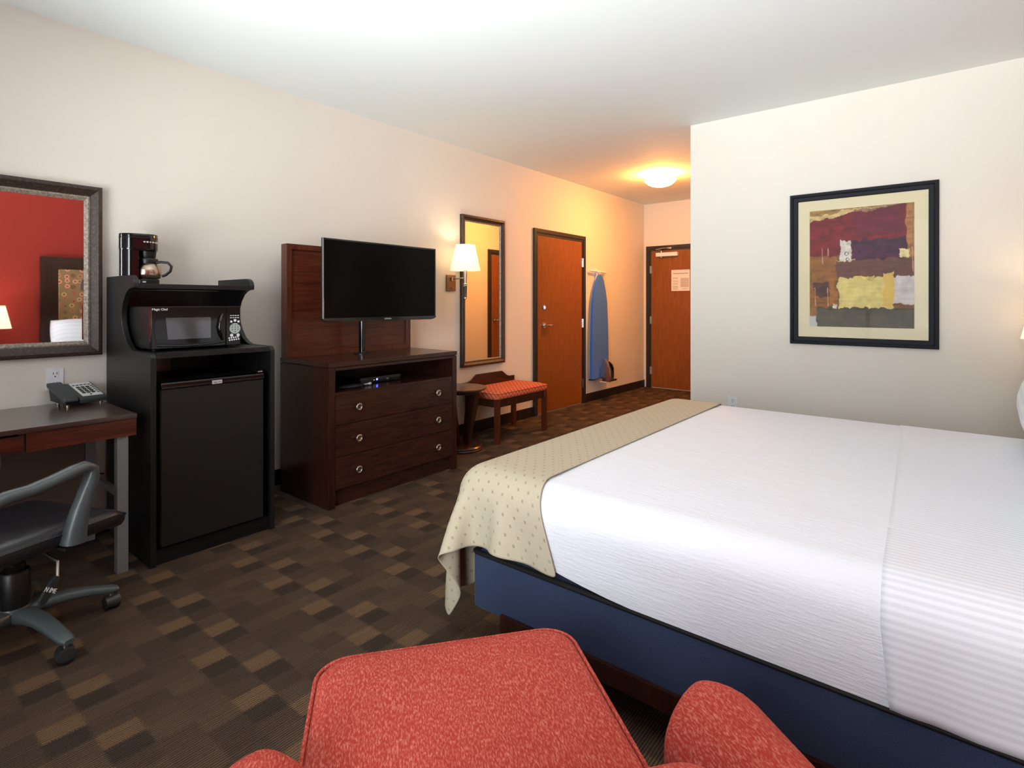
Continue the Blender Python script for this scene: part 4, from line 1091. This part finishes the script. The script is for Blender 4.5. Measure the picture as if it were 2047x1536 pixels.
# headboard and pillows
t = thing('headboard', 'tall dark wooden headboard with a circle-print panel against red wall', 'headboard', (XR, 2.5, 0))
wobj('panel', MB().box(4.345, 4.399, 1.51, 3.49, .12, 1.80, .004), 'espresso', t)
wobj('fabric_panel', MB().box(4.326, 4.346, 1.668, 3.332, .6, 1.657, .008), 'circles', t)
def pillow(label, y0):
    hx, hy, n, k = .215, .46, 22, 34
    U, Vv = np.meshgrid(np.linspace(-1, 1, n), np.linspace(-1, 1, k), indexing='ij')
    e = (1 - np.abs(U) ** 2.6) * (1 - np.abs(Vv) ** 3.6); th = .15 * np.clip(e, 0, 1) ** .56
    pin = 1 - .06 * (np.abs(Vv) ** 2)
    mbv = []
    R_ = Matrix.Translation((4.06, y0, BT + .243)) @ Matrix.Rotation(rad(25), 4, 'Y')
    tv = []
    for s in (1, -1):
        pts = np.stack([-s * th, Vv * hy * (1 - .04 * U ** 2), U * hx * pin + (.012 * np.sin(Vv * 5) * e)], -1)
        P_ = np.array([[R_ @ Vector(p) for p in row] for row in pts]); tv.append(P_)
    pts = np.concatenate([tv[0], tv[1][::-1]], 0); pts = np.concatenate([pts, pts[:1]], 0)
    uu = np.concatenate([U, U[::-1], U[:1]], 0) * hx; vv = np.concatenate([Vv, Vv[::-1], Vv[:1]], 0) * hy
    me = grid_mesh('pillow', pts, np.stack([vv, uu], -1))
    bm = bmesh.new(); bm.from_mesh(me); bmesh.ops.remove_doubles(bm, verts=bm.verts[:], dist=.0008); bmesh.ops.recalc_face_normals(bm, faces=bm.faces[:]); bm.to_mesh(me); bm.free()
    o = link('pillow', me, 'pillow', None, True, 80)
    tag(o, label, 'pillow', 'pillows against the headboard')
pillow('white pillow at the picture-wall side of the bed', 3.04)
pillow('white pillow at the armchair side of the bed, seen in the mirror', 2.0)

# ================================================================== ARMCHAIR
t = thing('armchair', 'red tweed armchair with rounded arms in front of the bed', 'armchair', (2.75 + .791 * .45, .936 - .612 * .45, 0), rad(52.27))
ST = .462
rings = []
for z, i in ((.31, .03), (.318, .012), (.335, .002), (.36, 0), (.415, 0), (.437, .004), (.45, .014), (.457, .03), (.462, .06), (.468, .14), (.472, .24)):
    rings.append([(x, y, z) for x, y in rrect(.303 - i, .372 - i, max(.075 - i * .3, .02), 8, 0, .1)])
obj('seat_cushion', MB().loft(rings), 'red_fabric', t, ang=70)
for z in (.443, .326): obj('seat_piping', MB().tube([(x, y, z) for x, y in rrect(.3, .369, .073, 8, 0, .1)], .0042, 8, closed=True), 'red_fabric', t)
obj('seat_base', MB().box(-.285, .285, -.3, .42, .17, .312, .02, 3), 'red_fabric', t, ang=60)
path = []
for k in range(8): path.append((-.352, .05 - .27 * k / 7))
for k in range(1, 24): a = rad(180 + 180 * k / 24); path.append((.049 + .401 * math.cos(a), -.22 + .40 * math.sin(a)))
for k in range(8): path.append((.45, -.22 + .25 * k / 7))
N_ = len(path); rings = []
def arm_ring(i, shrink, push):
    p = Vector((path[i][0], path[i][1], 0)); tg = (Vector((*path[min(i + 1, N_ - 1)], 0)) - Vector((*path[max(i - 1, 0)], 0))).normalized(); nr = Vector((tg.y, -tg.x, 0))
    back = max(0, min(1, (-path[i][1] - .34) / .26)); back = back * back * (3 - 2 * back)
    top = .546 + .2 * back; hw = .108
    p = p + tg * push; ring = []
    zc = top - hw
    prof_ = [(-.75, .17), (-.86, .2), (-.97, .34), (-1.0, zc - .04), (-1, zc)]
    for k in range(1, 20): a = rad(180 - 180 * k / 20); prof_.append((math.cos(a), zc + hw * math.sin(a)))
    prof_ += [(1, zc), (1.0, zc - .04), (.97, .34), (.86, .2), (.75, .17)]
    zm = .42
    for u, z in prof_:
        ring.append(tuple(p + nr * hw * u * shrink + Vector((0, 0, zm + (z - zm) * (1 - (1 - shrink) * .28)))))
    return ring
ends = [(math.sqrt(max(1 - (k / 10) ** 2, .004)), .078 * k / 10) for k in (10, 9.9, 9.6, 9.1, 8.4, 7.5, 6.2, 4.6, 2.6)]
for sh, pu in ends: rings.append(arm_ring(0, sh, -pu))
for i in range(N_): rings.append(arm_ring(i, 1, 0))
for sh, pu in ends[::-1]: rings.append(arm_ring(N_ - 1, sh, pu))
obj('arms_and_back', MB().loft(rings), 'red_fabric', t, ang=70)
obj('back_cushion', MB().loft([[(x, y - .31 - .05 * (z - .46), z) for x, y in rrect(.27 - i, .075 - i * .5, .05, 6)] for z, i in ((.474, .03), (.49, .005), (.6, 0), (.68, .01), (.715, .04), (.725, .065))]), 'red_fabric', t, ang=70)
for x, y in ((-.25, .38), (.25, .38), (-.3, -.35), (.3, -.35)):
    obj('leg', MB().loft([[(x + u * k, y + v * k, z) for u, v in ((1, 1), (-1, 1), (-1, -1), (1, -1))] for z, k in ((0, .016), (.172, .026))]), 'espresso', t, smooth=False)
